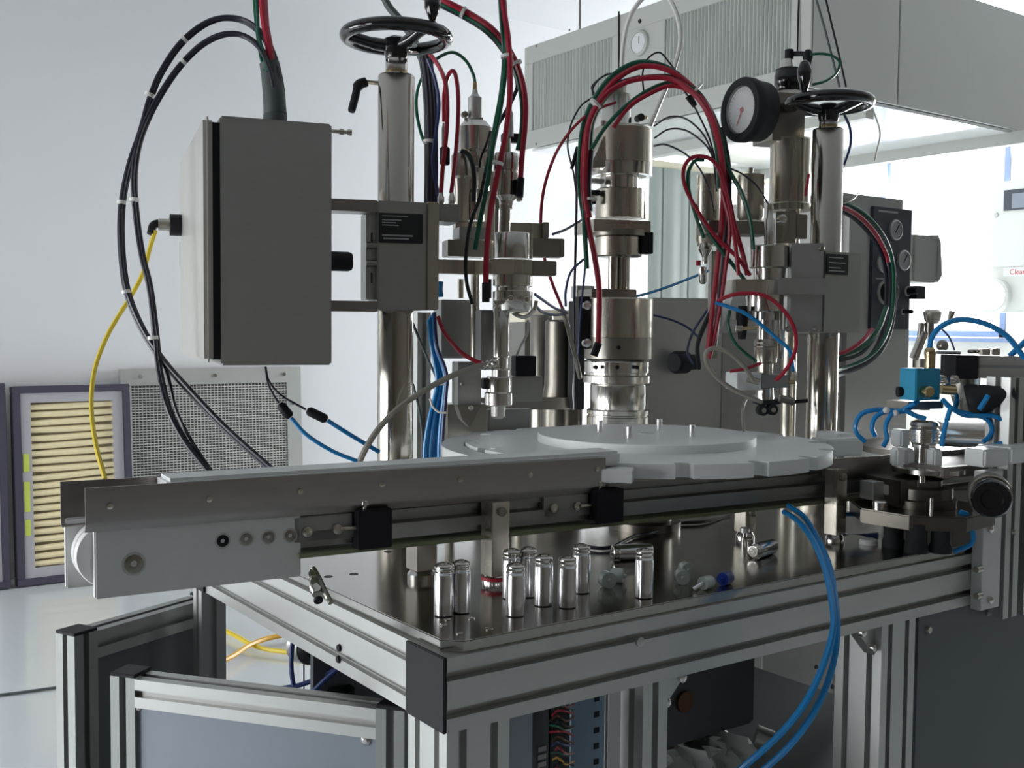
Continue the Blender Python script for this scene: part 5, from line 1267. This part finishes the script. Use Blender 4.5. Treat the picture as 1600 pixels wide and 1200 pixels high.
H('hanging_wire', 'thin black wire hanging straight between the hood grilles', [(967, 18, dep(onX(967, 18, HX0 - .004))), (967, 60, dep(onX(967, 60, HX0 - .004))), (967, 112, dep(onX(967, 112, HX0 - .004)))], 1.4, 'black', 'wire')
H('wire', 'thin curved wire in the bright gap right of the right handwheel', [(1356, 152, 4.14), (1370, 188, 4.2), (1375, 210, 4.2), (1370, 235, 4.2), (1366, 252, 4.2)], 1.2, 'steel_dark', 'wire')
H('wire', 'dark wire curving from the handwheel hub down to the column, right side', [(1318, 176, 2.2), (1328, 200, 2.2), (1329, 225, 2.2), (1322, 250, 2.2), (1314, 268, 2.2)], 2.2, 'navy', 'wire')
H('wire', 'thin wire sticking out above the instrument cabinet hoses', [(1345, 296, 2.5), (1332, 312, 2.44), (1306, 322, 2.40)], 1, 'steel_dark', 'wire')
H('red_lead', 'short red lead beside the large cylinder', [(1264, 272, 2.04), (1260, 295, 2.04), (1258, 306, 2.04)], 2.2, 'red')
# I: black lead lying on the plate behind
f = [onz(x, y, PZ + .004) for x, y in ((905, 853), (950, 856), (990, 838), (1020, 832), (1060, 818), (1100, 815), (1140, 803))]
for k_, h_ in ((4, .01), (5, .02), (6, .04)): pass
solo('black_lead', 'black lead snaking over the table plate behind the canisters', 'cable', MB().tube(crom(f, 6), .0028, 8), 'cable')
solo('floor_cable', 'thin dark cable lying on the pale floor at the left edge', 'cable', MB().tube(crom([onz(x, y, .006) for x, y in ((-40, 1092), (0, 1086), (40, 1081), (90, 1074), (130, 1070))], 6), .005, 8), 'conduit')
# J: two bright blue hoses over the front edge
for lab, pts in (('bright blue hose bending over the table edge to the floor, left of the pair', [(1225, 800, 1.62), (1244, 812, 1.58), (1266, 838, 1.52), (1286, 880, 1.44), (1298, 930, 1.38), (1302, 980, 1.34), (1288, 1035, 1.32), (1260, 1095, 1.31), (1218, 1148, 1.31), (1156, 1203, 1.32), (1100, 1250, 1.34)]),
                 ('bright blue hose bending over the table edge to the floor, right of the pair', [(1232, 790, 1.63), (1256, 808, 1.59), (1278, 842, 1.53), (1296, 885, 1.45), (1305, 935, 1.39), (1308, 985, 1.35), (1301, 1040, 1.33), (1278, 1102, 1.32), (1240, 1158, 1.32), (1190, 1205, 1.33), (1120, 1255, 1.35)])):
    H('blue_hose', lab, pts, 4.3, 'blue')
for lab, pts, m_ in (('blue hose lying right of the front support leg, upper', [(1292, 790, 1.72), (1312, 802, 1.74), (1335, 804, 1.76), (1368, 812, 1.76)], 'blue'),
                     ('blue hose lying right of the front support leg, lower', [(1292, 830, 1.74), (1330, 838, 1.76), (1372, 836, 1.74)], 'navy'),
                     ('blue hose loop standing right of the black feet', [(1490, 862, 1.62), (1515, 852, 1.62), (1521, 838, 1.62), (1512, 806, 1.62), (1500, 800, 1.62)], 'blue')):
    H('blue_hose', lab, pts, 4, m_)
# ------------------------------------------------------------------ guard panels, lower left
def guard(label, pa, pb, ztop, pw, cap_a=True, cap_b=True, mtp='panel', beam_h=.04, zb=.05, screws=()):
    """framed guard: two uprights, slotted top beam, sheet panel.  pa, pb = ground positions of the outer ends"""
    a = Vector((pa.x, pa.y, 0)); b = Vector((pb.x, pb.y, 0)); d = (b - a); L = d.length; d.normalize(); n = Vector((-d.y, d.x, 0))
    if n.dot(FH) < 0: n = -n
    t = Thing('guard_panel', label, 'guard', (a + b) / 2 )
    def post(c0, sgn):
        mb = MB(); h = .010; w = pw
        pts = []
        o = c0
        ring = [(0, 0), (w / 2 - .005, 0), (w / 2 - .005, h), (w / 2 + .005, h), (w / 2 + .005, 0), (w, 0), (w, w / 2 - .005), (w - h, w / 2 - .005), (w - h, w / 2 + .005), (w, w / 2 + .005), (w, w), (0, w), (0, w / 2 + .005), (h, w / 2 + .005), (h, w / 2 - .005), (0, w / 2 - .005)]
        mb.prism([o + d * x * sgn + n * y + Z * .0 for x, y in ring], Z * (ztop - .003))
        q = t.p('upright', mb, 'aludark', smooth=20)
        t.p('end_cap', MB().box(o + d * (w / 2 * sgn) + n * (w / 2) + Z * (ztop - .001), (w, w, .005), (d, n, Z)), 'black', parent=q, bev=.001)
    post(a, 1); post(b, -1)
    mb = MB(); sl = .010; dp = .009
    pr = [(0, 0), (0, .015), (dp, .015), (dp, .025), (0, .025), (0, .040), (.015, .040), (.015, .031), (.025, .031), (.025, .040), (.040, .040), (.040, 0)]
    k = pw / .04
    mb.prism([a + d * pw + n * (x * k) + Z * (ztop - .040 * k + y * k - .004) for x, y in pr], d * (L - 2 * pw))
    t.p('top_beam', mb, 'aludark' if mtp == 'paneldark' else 'alu', smooth=20)
    mb = MB(); mb.box(a + d * (L / 2) + n * (pw * .25) + Z * ((zb + ztop - beam_h) / 2), (L - 2 * pw, .006, ztop - beam_h - zb), (d, n, Z)); sh = t.p('sheet', mb, mtp)
    mb = MB(); mb.box(a + d * (L / 2) + n * (pw * .5) + Z * zb, (L - 2 * pw, pw, pw), (d, n, Z)); t.p('bottom_beam', mb, 'alu')
    for px, py in screws:
        # on the sheet plane
        r = ray(px, py); q0 = a + n * (pw * .25 - .003); tt_ = (q0 - CAM).dot(n) / r.dot(n); c = CAM + r * tt_
        t.p('button_screw', MB().turn(c, -n, [(0, .0062), (.002, .0058), (.0042, .003), (.0042, .0)], 16), 'chrome', parent=sh)
    return t
gz = P(105, 992, 1.60).z
pa = onz(88, 997, gz); pb = onz(362, 928, gz)
a_ = P(116, 994, 1.60); b_ = onz(352, 924, gz)
guard('dark guard panel with black-capped upright standing under the conveyor end', a_, b_, gz, .042, mtp='paneldark')
gz2 = P(175, 1052, 1.36).z
a_ = P(172, 1052, 1.36); b_ = onz(632, 1108, gz2)
guard('light grey guard panel in the front left corner, screwed to an aluminium frame', a_, b_, gz2, .036, screws=((215, 1104), (572, 1157)))
# ------------------------------------------------------------------ things behind the guards
t = bundle('yellow cable pair crossing on the floor behind the guards', at=onz(400, 1010, .02))
t.p('cable', MB().tube(crom([onz(x, y, .02) for x, y in ((330, 975), (365, 992), (400, 1010), (440, 1018), (500, 1022))]), .009, 8), 'yellow')
t.p('cable', MB().tube(crom([onz(x, y, .03) for x, y in ((330, 1040), (362, 1026), (390, 1008), (425, 996), (470, 990), (520, 992))]), .010, 8), 'amber')
t = bundle('navy tubes hanging down under the left table beam', at=P(460, 1070, 1.7))
t.p('tube', hose([(462, 985, 1.6), (457, 1005, 1.6), (455, 1040, 1.6), (459, 1072, 1.6), (466, 1090, 1.6)], 4), 'navy')
t.p('tube', hose([(440, 1076, 1.6), (470, 1070, 1.6), (500, 1058, 1.6), (532, 1040, 1.6)], 4), 'navy')
t.p('tube', hose([(528, 1045, 1.58), (508, 1062, 1.58), (490, 1080, 1.58), (470, 1100, 1.58)], 4), 'navy')
t = Thing('motor', 'small silver and black motor hanging under the left table beam', 'motor', P(480, 1015, 1.75))
a_, b_ = P(470, 1008, 1.65), P(486, 1012, 1.63)
t.p('housing', MB().cyl(a_, b_, .026, n=24), 'alu'); t.p('end_cap', MB().cyl(b_, b_ + (b_ - a_) * .5, .024, .017, n=24), 'black')
t.p('shaft', hose([(474, 1034, 1.65), (474, 1075, 1.65), (474, 1110, 1.65)], 2.2), 'canister')
t = Thing('grey_case', 'grey case with black knob under the table behind the light guard panel', 'case', (P(550, 1100, 1.75).x, P(550, 1100, 1.75).y, 0))
q = P(528, 1040, 1.70); u, v, _ = frame_at(35.4)
f = MB(); f.box(Vector((q.x, q.y, .40)) + u * .045 + v * .04, (.09, .08, .70), (u, v, Z)); t.p('body', f, 'cab', bev=.004)
t.p('knob', MB().turn(P(526, 1082, 1.62), Z, [(-.012, .018), (-.006, .027), (.006, .027), (.012, .020)], 24), 'black')

# ------------------------------------------------------------------ under the table
t = Thing('electrical_rack', 'electrical rack with perforated blue-grey rail under the table, between the legs', 'rack', (TO.x + .2, TO.y + .2, 0))
u, v, _ = frame_at(35.4)
def ux(name, x0, x1, z0, z1, y0, y1, mt, par=None, bev=0, tt=None):
    return (tt or t).p(name, MB().box((TO.x + (x0 + x1) / 2, TO.y + (y0 + y1) / 2, (z0 + z1) / 2), (x1 - x0, y1 - y0, z1 - z0)), mt, parent=par, bev=bev)
zt_ = TBZ
ux('back_plate', .082, .40, .15, zt_ - .01, .50, .51, 'paneldark')
ux('side_cover', .082, .135, .15, zt_ - .004, .03, .05, 'panel', bev=.002)
def txs(px, yo):   # x offset at picture column px on the plane yo behind the beam face
    p = onY(px, 1100, TO.y + yo); return p.x - TO.x
x0, x1 = txs(893, .10), txs(945, .10)
rl = ux('perforated_rail', x0, x1, .15, zt_ - .004, .10, .103, 'blue_plate')
for k in range(18):
    z = zt_ - .030 - k * .0205
    xx = x0 + (x1 - x0) * .68
    ux('slot_hole', xx, xx + .008, z, z + .007, .0992, .1003, 'black', rl)
ux('steel_panel', txs(948, .12), txs(1001, .12), .15, zt_ - .004, .12, .14, 'boxsteel', bev=.003)
xa, xb = txs(806, .09), txs(868, .09)
ux('dark_cover', xa, xb, .15, zt_ - .004, .09, .11, 'paneldark', bev=.01)
random.seed(11)
for i, m_ in enumerate(['red', 'green', 'red', 'copper', 'black', 'green', 'red', 'copper', 'navy', 'red', 'green', 'amber', 'black', 'red']):
    py = 1098 + i * 8.2; D_ = 1.27
    t.p('wire', hose([(862 + random.uniform(-4, 4), py + random.uniform(-6, 6), D_ + .04), (872, py - 4, D_ - .01), (884, py + random.uniform(-4, 8), D_ - .005), (896, py + random.uniform(-3, 9), D_ + .03)], 1.8), m_)
for k in range(3):
    z = onY(842, 1172 + 12 * k, TO.y + .088).z
    ux('printed_mark', xa + (xb - xa) * .55, xa + (xb - xa) * .75, z - .003, z + .003, .0880, .0885, 'inkgrey')

t = Thing('gear_motor', 'dark motor and round gearbox hanging under the middle of the table', 'motor', (DC.x, DC.y, TBZ - .2))
c = Vector((DC.x - .02, DC.y - .10, 0))
t.p('gear_flange', MB().turn(c + Z * (TBZ - .03), Z, [(0, .088), (.04, .088)], 40), 'steel_dark')
t.p('gearbox', MB().turn(c + Z * (TBZ - .065), Z, [(0, .08), (.035, .08)], 40), 'alu')
t.p('motor_body', MB().box(c + Z * (TBZ - .135), (.20, .16, .135)), 'fblack', bev=.006)
t.p('winding', MB().turn(c + Vector((-.06, -.082, TBZ - .135)), -Y, [(0, .016), (.003, .016)], 20), 'copper')
t = Thing('plastic_bag', 'clear crumpled plastic bag tucked below the motor under the table', 'bag', (DC.x - .05, DC.y - .18, TBZ - .38))
f = MB(); random.seed(5); nx, nz = 30, 20; vs = []
for j in range(nz + 1):
    for i in range(nx + 1):
        vs.append(Vector((DC.x - .20 + .26 * i / nx, DC.y - .17 + .022 * math.sin(i * .55 + j * .4) + .014 * math.sin(i * 1.7 - j * 1.1) + random.uniform(-.005, .005), TBZ - .215 - .22 * j / nz)))
n0 = len(vs); vs += [p + Vector((0, .05, 0)) for p in vs]
fs = [(j * (nx + 1) + i, j * (nx + 1) + i + 1, (j + 1) * (nx + 1) + i + 1, (j + 1) * (nx + 1) + i) for j in range(nz) for i in range(nx)]
fs += [tuple(n0 + k for k in reversed(q_)) for q_ in fs]
f.add(vs, fs); t.p('film', f, 'bag', smooth=60)
t = Thing('lower_housing', 'grey steel inner housing and dark base under the right half of the table', 'housing', (TO.x + .75, TO.y + .6, 0))
ux('back_sheet', .18, TX - .06, .10, zt_ - .03, TY - .09, TY - .085, 'castgrey', bev=0)
ux('inner_post', .560, .600, .10, zt_ - .002, .42, .46, 'alu')
ux('rim_shelf', .40, TX - .10, .455, .475, .18, .70, 'paneldark', bev=.003)
ux('dark_floor_tray', .10, TX - .06, .02, .06, .10, .70, 'rubber')
for k, (px, py) in enumerate(((1300, 1073), (1268, 1172), (1237, 1100), (1275, 1042))):
    c = onY(px, py, TO.y + TY - .091); t.p('sheet_screw', MB().turn(c, -Y, [(0, .006), (.003, .005)], 10), 'black')
t.p('inlet_pipe', MB().cyl(onY(1180, 1150, TO.y + .3), onY(1205, 1160, TO.y + .28), .02, n=16), 'alu')
t.p('red_hose_coil', MB().tube([Vector((TO.x + .62 + .07 * math.cos(a), TO.y + .45, .44 + .07 * math.sin(a))) for a in [i * .3 for i in range(21)]], .008, 8, closed=True), 'copper')
# right side panel with screw
t = Thing('side_panel', 'plain dark grey panel closing the machine frame right of the table leg', 'panel', (TO.x + 1.1, TO.y - .01, 0))
x0 = .835
f = MB(); f.box((TO.x + x0 + .31, TO.y + .012, (zt_ - .002) / 2 + .02), (.62, .006, zt_ - .042)); sp = t.p('sheet', f, 'paneldark', bev=.001)
c = onY(1450, 984, TO.y + .009); t.p('screw', MB().turn(c, -Y, [(0, .006), (.004, .005)], 12), 'steel', parent=sp)
leg(TO.x + x0 + .58, TO.y + .0, .04, .04, zt_, 'leg', t)

# ------------------------------------------------------------------ right machine: posts in front
t = Thing('corner_post', 'grey bracket plate and slotted upright at the right end of the table', 'post', (TO.x + .99, TO.y - .02, 0))
yb = TO.y - .018
def rp(px, py, y=None): return onY(px, py, yb if y is None else y)
p0, p1 = rp(1532, 955), rp(1561, 955); z0 = p0.z; z1 = rp(1532, 738).z
pp = t.p('bracket_plate', MB().box(((p0.x + p1.x) / 2, yb + .009, (z0 + z1) / 2), (p1.x - p0.x, .018, z1 - z0)), 'alu_plate', bev=.001)
for px, py in ((1546, 826), (1546, 937)):
    c = rp(px, py); t.p('bolt', MB().turn(c, -Y, [(0, .006), (.004, .006), (.006, .003)], 14), 'chrome', parent=pp)
for px, py in ((1527, 890), (1527, 931)):
    c = rp(px, py); t.p('bolt', MB().cyl(c + X * .01, c - X * .004, .005, n=10), 'steel', parent=pp)
q = rp(1567, 960); zt2 = zat(q, 590)
leg(q.x, q.y, .04, .04, zt2, 'upright', t, 'alu', q.z - .008)
q = rp(1592, 955); leg(q.x + .012, q.y + .0, .04, .04, zt2, 'upright', t, 'alu', q.z - .008)
c = rp(1583, 831); t.p('bolt', MB().turn(c, -Y, [(0, .005), (.005, .004)], 12), 'steel')

# ------------------------------------------------------------------ star wheel station on the right
SW = P(1448, 720, 1.72); D = 1.72
t = Thing('starwheel_station', 'star wheel station with white plastic guides, chrome hub and octagonal base, right end', 'machine head', (SW.x, SW.y, PZ))
st('hub', 1444, 680, D, [(656, 12), (659, 20), (664, 22), (668, 19), (671, 22), (690, 22), (694, 18), (699, 18)], 'chrome')
for y in (675, 681, 687): st('hub_ring', 1444, y, D, [(y - 1.5, 22), (y - 1, 23.5), (y + 1, 23.5), (y + 1.5, 22)], 'chrome')
st('clear_drum', 1441, 710, D, [(697, 13), (722, 13), (724, 16)], 'chrome')
st('chrome_disc', 1452, 740, D, [(728, 48), (730, 54), (737, 54), (741, 40), (746, 30)], 'chrome', n=56)
st('spindle', 1452, 755, D, [(744, 11), (790, 11)], 'steel')
for (x0, x1, y0, y1, dd, tk) in ((1401, 1416, 701, 729, -.03, .02), (1417, 1431, 701, 726, -.012, .02), (1448, 1459, 701, 727, -.012, .02), (1459, 1474, 701, 731, -.03, .02), (1408, 1424, 672, 700, .06, .03)):
    bk('starwheel_block', x0, x1, y0, y1, D + dd, tk, 'pom', 15, bev=.003)
bk('guide_block', 1294, 1350, 687, 715, 1.92, .05, 'pom', 25, bev=.003)
bk('guide_block', 1310, 1336, 678, 688, 1.97, .06, 'pom', 25, bev=.002)
bk('guide_block', 1538, 1578, 703, 731, 1.62, .04, 'pom', 25, bev=.003)
bk('guide_block', 1580, 1640, 700, 726, 1.64, .06, 'pom', 35, bev=.003)
f = MB(); c = P(1470, 696, 2.28); f.turn(c, Z, [(-.012, .17), (0, .17)], 56); t.p('table_disc', f, 'steel_dark')
bk('dark_band', 1476, 1640, 731, 748, 1.66, .10, 'rail', 32)
# lower gearbox stack
c8 = P(1438, 800, 1.62)
def poly_n(c, R, n, rot, z): return [Vector((c.x + R * math.cos(rot + 2 * math.pi * i / n), c.y + R * math.sin(rot + 2 * math.pi * i / n), z)) for i in range(n)]
c8 = P(1438, 790, 1.70)
za, zb_ = zat(c8, 812), zat(c8, 790)
t.p('octagon_base', MB().prism(poly_n(c8, .108, 8, .45, za), (0, 0, zb_ - za)), 'gunmetal', bev=.002)
st('turned_collar', 1440, 770, 1.70, [(748, 30), (758, 30), (760, 46), (776, 46), (778, 52), (791, 52)], 'gunmetal', n=40)
bk('square_body', 1406, 1472, 752, 790, 1.66, .08, 'gunmetal', 25)
st('vertical_roller', 1375, 790, 1.66, [(782, 10), (784, 12), (796, 12), (798, 9)], 'chrome')
bk('bracket_block', 1364, 1384, 754, 782, 1.68, .03, 'alu', 25)
bk('bracket_block', 1388, 1402, 758, 774, 1.68, .03, 'alu', 25)
st('pin', 1455, 790, 1.60, [(778, 3), (806, 3)], 'chrome')
st('pin', 1440, 750, 1.62, [(744, 5), (754, 5)], 'chrome')
bk('gear_housing', 1412, 1545, 767, 818, 1.86, .06, 'cab', 10)  # grey box added to keep the window's reflection off the plate
for px, py0, py1, r, D_ in ((1396, 814, 858, 15, 1.66), (1432, 818, 868, 16, 1.62), (1470, 812, 858, 15, 1.62)):
    c = P(px, 840, D_); zb2 = PZ; z_ = zat(c, py0)
    rr = r / F * D_
    ft = t.p('rubber_foot', MB().turn(Vector((c.x, c.y, zb2)), Z, [(0, rr * 1.15), (.010, rr * 1.15), (.014, rr), (z_ - zb2 - .012, rr), (z_ - zb2 - .006, rr * 1.1), (z_ - zb2, rr * 1.1)], 28), 'rubber')
t2 = Thing('rear_guard', 'grey sheet guard standing behind the star wheel station', 'guard', (P(1500, 800, 2.5).x, P(1500, 800, 2.5).y, 0))
u, v, _ = frame_at(35.4); q = P(1424, 716, 2.45); w_ = along(q, u, 1680)
f = MB(); f.box(Vector((q.x, q.y, q.z / 2)) + u * (w_ / 2), (w_, .02, q.z), (u, v, Z)); t2.p('sheet', f, 'cab', bev=.002)
f = MB(); f.box(Vector((q.x, q.y, q.z + .02)) + u * (w_ / 2), (w_, .04, .04), (u, v, Z)); t2.p('top_beam', f, 'alu')
# big black hand knob on the right
t = Thing('hand_knob', 'large round black hand knob on a chrome flange at the right edge', 'knob', P(1540, 780, 1.60))
c = P(1548, 776, 1.58); ax = (-(frame_at(10)[1]) * .85 - frame_at(10)[0] * .5).normalized()
t.p('flange', MB().turn(c - ax * .02, ax, [(-.02, .031), (.010, .031), (.012, .029)], 32), 'steel_dark')
t.p('grip', MB().turn(c, ax, [(-.004, .026), (.0, .028), (.022, .028), (.026, .025), (.026, .016), (.022, .014)], 40), 'blackgloss')
# blue valve with brass fittings
t = Thing('blue_valve', 'bright blue square valve body with brass fittings above the star wheel', 'valve', P(1450, 628, D))
bk('body', 1431, 1470, 576, 626, D - .03, .035, 'cyan', 25, bev=.0015)
dot('brass_knob', 1449, 612, D - .035, 9, 'brass', None, None, .010, 10)
st('brass_fitting', 1453, 560, D, [(543, 5), (546, 8), (552, 9), (556, 8), (570, 8), (577, 8)], 'brass')
st('side_screw', 1424, 613, D, [(606, 4), (620, 4)], 'brass')
t.p('left_port', MB().cyl(P(1407, 612, D), P(1430, 612, D), .004, n=10), 'black')
t.p('left_knob', MB().cyl(P(1402, 612, D), P(1412, 612, D), .0085, n=16), 'black')
bk('under_plate', 1420, 1475, 628, 640, D - .01, .05, 'steel_dark', 25)
t.p('side_port', MB().cyl(P(1470, 608, D), P(1492, 610, D), .008, n=14), 'brass')
bk('shelf_plate', 1470, 1500, 592, 600, D + .03, .05, 'steel', 25)
for x in (1473, 1493): dot('nut', x, 591, D, 5, 'chrome')
# chrome roller lying horizontally
t = Thing('chrome_roller', 'mirror-bright horizontal cylinder reflecting the window, right of the star wheel hub', 'roller', P(1510, 690, 1.9))
a_, b_ = P(1462, 676, 1.86), P(1566, 682, 1.92); d_ = b_ - a_
t.p('shell', MB().turn(a_, d_, [(0, .012), (.006, .020), (d_.length * .9, .026), (d_.length, .026)], 40), 'chrome')
a_, b_ = P(1470, 690, 1.85), P(1548, 694, 1.85); t.p('lower_rod', MB().cyl(a_, b_, .008, n=24), 'chrome')
# top guide bar with black end cap
t = Thing('slotted_beam', 'horizontal slotted aluminium beam with square black end cap, right edge', 'beam', P(1560, 590, 1.75))
bk('beam', 1529, 1680, 556, 591, 1.72, .06, 'alu', 0, bev=.001)
f = MB(); fbox(f, 1529, 1680, 570, 575, 1.719, .002, 0); t.p('slot', f, 'groove')
bk('end_cap', 1494, 1529, 555, 592, 1.715, .064, 'black', 0, bev=.001)
t.p('thin_bar', MB().cyl(P(1462, 550, 1.75), P(1500, 551, 1.75), .003, n=10), 'canister')
for x in (1518, 1526): dot('stud', x, 549, 1.73, 3, 'steel_dark')
bk('top_fitting', 1536, 1548, 545, 555, 1.74, .02, 'chrome', 0); bk('top_fitting', 1551, 1563, 544, 555, 1.74, .02, 'chrome', 0)
t.p('steel_cup', MB().turn(P(1508, 610, 1.80), Z, [(-.04, .012), (-.01, .022), (.022, .024)], 28), 'steel')
# black funnel
t = Thing('black_funnel', 'black cone-shaped cover below the slotted beam', 'cover', P(1530, 640, 1.72))
ax = (RH * .9 + Z * .25 - FH * .3).normalized(); c = P(1512, 628, 1.72)
t.p('cone', MB().turn(c, ax, [(0, .026), (.006, .028), (.020, .024), (.050, .014), (.070, .012)], 32), 'rubber')
t.p('blue_elbow', hose([(1530, 640, 1.68), (1538, 628, 1.68), (1544, 618, 1.68)], 4), 'blue')
# bolted plate on the right edge
t = Thing('bolted_plate', 'pale vertical plate with chrome bolts at the right edge', 'plate', P(1585, 700, 1.75))
bk('plate', 1572, 1640, 598, 700, 1.74, .02, 'blue_plate', 25, bev=.001)
bk('strip', 1572, 1586, 604, 662, 1.735, .012, 'alu', 25)
for y in (613, 650): dot('bolt', 1579, y, 1.725, 5, 'chrome')
# manifold clutter in front of the window
t = Thing('valve_cluster', 'cluster of small steel valves and fittings standing against the bright window', 'valve', P(1450, 560, 2.1))
D = 2.1
st('cap', 1457, 495, D, [(484, 9), (488, 14), (500, 12), (506, 8)], 'steel')
st('stem', 1452, 520, D, [(504, 7), (530, 7)], 'steel_dark')
t.p('arm', MB().cyl(P(1440, 505, D), P(1436, 545, D), .006, n=12), 'chrome')
t.p('arm', MB().cyl(P(1428, 560, D), P(1444, 520, D), .009, n=12), 'chrome')
st('grey_body', 1440, 590, D + .05, [(560, 14), (640, 14)], 'steel_dark')
t.p('ball', MB().ball(P(1473, 540, D - .1), .011), 'steel_dark')
t.p('lever', MB().cyl(P(1482, 505, D), P(1488, 487, D), .003, .006, n=10), 'steel_dark')
st('post', 1482, 570, D - .1, [(548, 4), (590, 4), (592, 8), (598, 8)], 'steel')
t.p('lead', hose([(1470, 512, D), (1484, 528, D), (1492, 548, D)], 1.5), 'navy')
# blue pneumatic loops around the star wheel
B = [('blue tube looping down left of the star wheel, outermost', [(1352, 690, 1.74), (1340, 678, 1.74), (1337, 664, 1.74), (1345, 648, 1.74), (1362, 641, 1.74), (1385, 640, 1.74), (1410, 643, 1.73), (1428, 632, 1.72), (1436, 620, 1.70)]),
     ('blue tube looping down left of the star wheel, middle', [(1368, 682, 1.73), (1363, 670, 1.73), (1366, 655, 1.73), (1378, 645, 1.73), (1400, 642, 1.73), (1418, 640, 1.72), (1434, 628, 1.70)]),
     ('blue tube looping down left of the star wheel, innermost', [(1380, 698, 1.71), (1386, 685, 1.71), (1384, 668, 1.71), (1388, 655, 1.71), (1396, 646, 1.71), (1412, 640, 1.71), (1430, 630, 1.70)]),
     ('blue tube looping right of the star wheel, outermost', [(1472, 624, 1.70), (1490, 640, 1.70), (1520, 648, 1.70), (1552, 650, 1.70), (1570, 660, 1.70), (1576, 675, 1.70), (1568, 690, 1.70), (1552, 697, 1.70)]),
     ('blue tube looping right of the star wheel, middle', [(1478, 632, 1.71), (1505, 648, 1.71), (1530, 650, 1.71), (1545, 658, 1.71), (1550, 672, 1.71), (1544, 684, 1.71), (1536, 690, 1.71)]),
     ('blue tube dropping in front of the star wheel hub', [(1486, 636, 1.69), (1480, 655, 1.69), (1474, 680, 1.69), (1472, 698, 1.69)]),
     ('blue tube crossing under the blue valve', [(1412, 640, 1.70), (1432, 650, 1.70), (1446, 654, 1.70)]),
     ('blue tube arching high from the brass fitting over to the right edge', [(1453, 545, 1.72), (1456, 528, 1.72), (1468, 512, 1.72), (1490, 501, 1.72), (1515, 500, 1.72), (1545, 508, 1.72), (1572, 524, 1.72), (1590, 545, 1.72), (1600, 560, 1.72)]),
     ('short blue tube crossing at the right edge under the high arch', [(1606, 530, 1.74), (1590, 545, 1.74), (1578, 556, 1.74)]),
     ('blue tube hanging beside the blue valve on its right', [(1480, 570, 1.76), (1481, 590, 1.76), (1482, 604, 1.76), (1495, 620, 1.74), (1492, 640, 1.72)])]
for lab, pts in B: H('blue_tube', lab, pts, 4.4 if 'high' in lab else 3.8, 'blue', 'tube')
t = Thing('tube_clip', 'small milky clips holding the left blue loops', 'clip', P(1385, 640, 1.72))
for x, y in ((1385, 641), (1399, 646)): t.p('clip', MB().ball(P(x, y, 1.71), .0055), 'tie')
# ------------------------------------------------------------------ repeats carry a group
GROUPS = {'lift_column': 'handwheel lift columns', 'slide_block': 'slide blocks on the columns', 'panel_filter': 'pleated filters leaning on the wall',
          'guard_panel': 'framed guard panels at the lower left', 'steel_vessel': 'steel vessels behind the valve head', 'canister_stopper': 'frosted valve caps on the table plate',
          'wire': 'thin black wires', 'hanging_wire': 'wires hanging before the hood', 'blue_tube': 'blue tubes around the star wheel', 'red_hose': 'red hoses',
          'blue_hose': 'bright blue hoses', 'cable_bundle': 'tied hose and cable bundles', 'air_line': 'air lines under the control box', 'navy_hose': 'dark blue sagging hoses',
          'grey_hose': 'grey hoses', 'green_hose': 'green hoses', 'black_lead': 'black leads', 'dark_lead': 'thin grey leads', 'red_lead': 'short red leads', 'black_cable': 'dark cables at the black knob'}
for o in scn.collection.objects:
    b_ = o.name.split('.')[0]
    if o.parent is None and b_ in GROUPS and 'label' in o and 'group' not in o: o['group'] = GROUPS[b_]
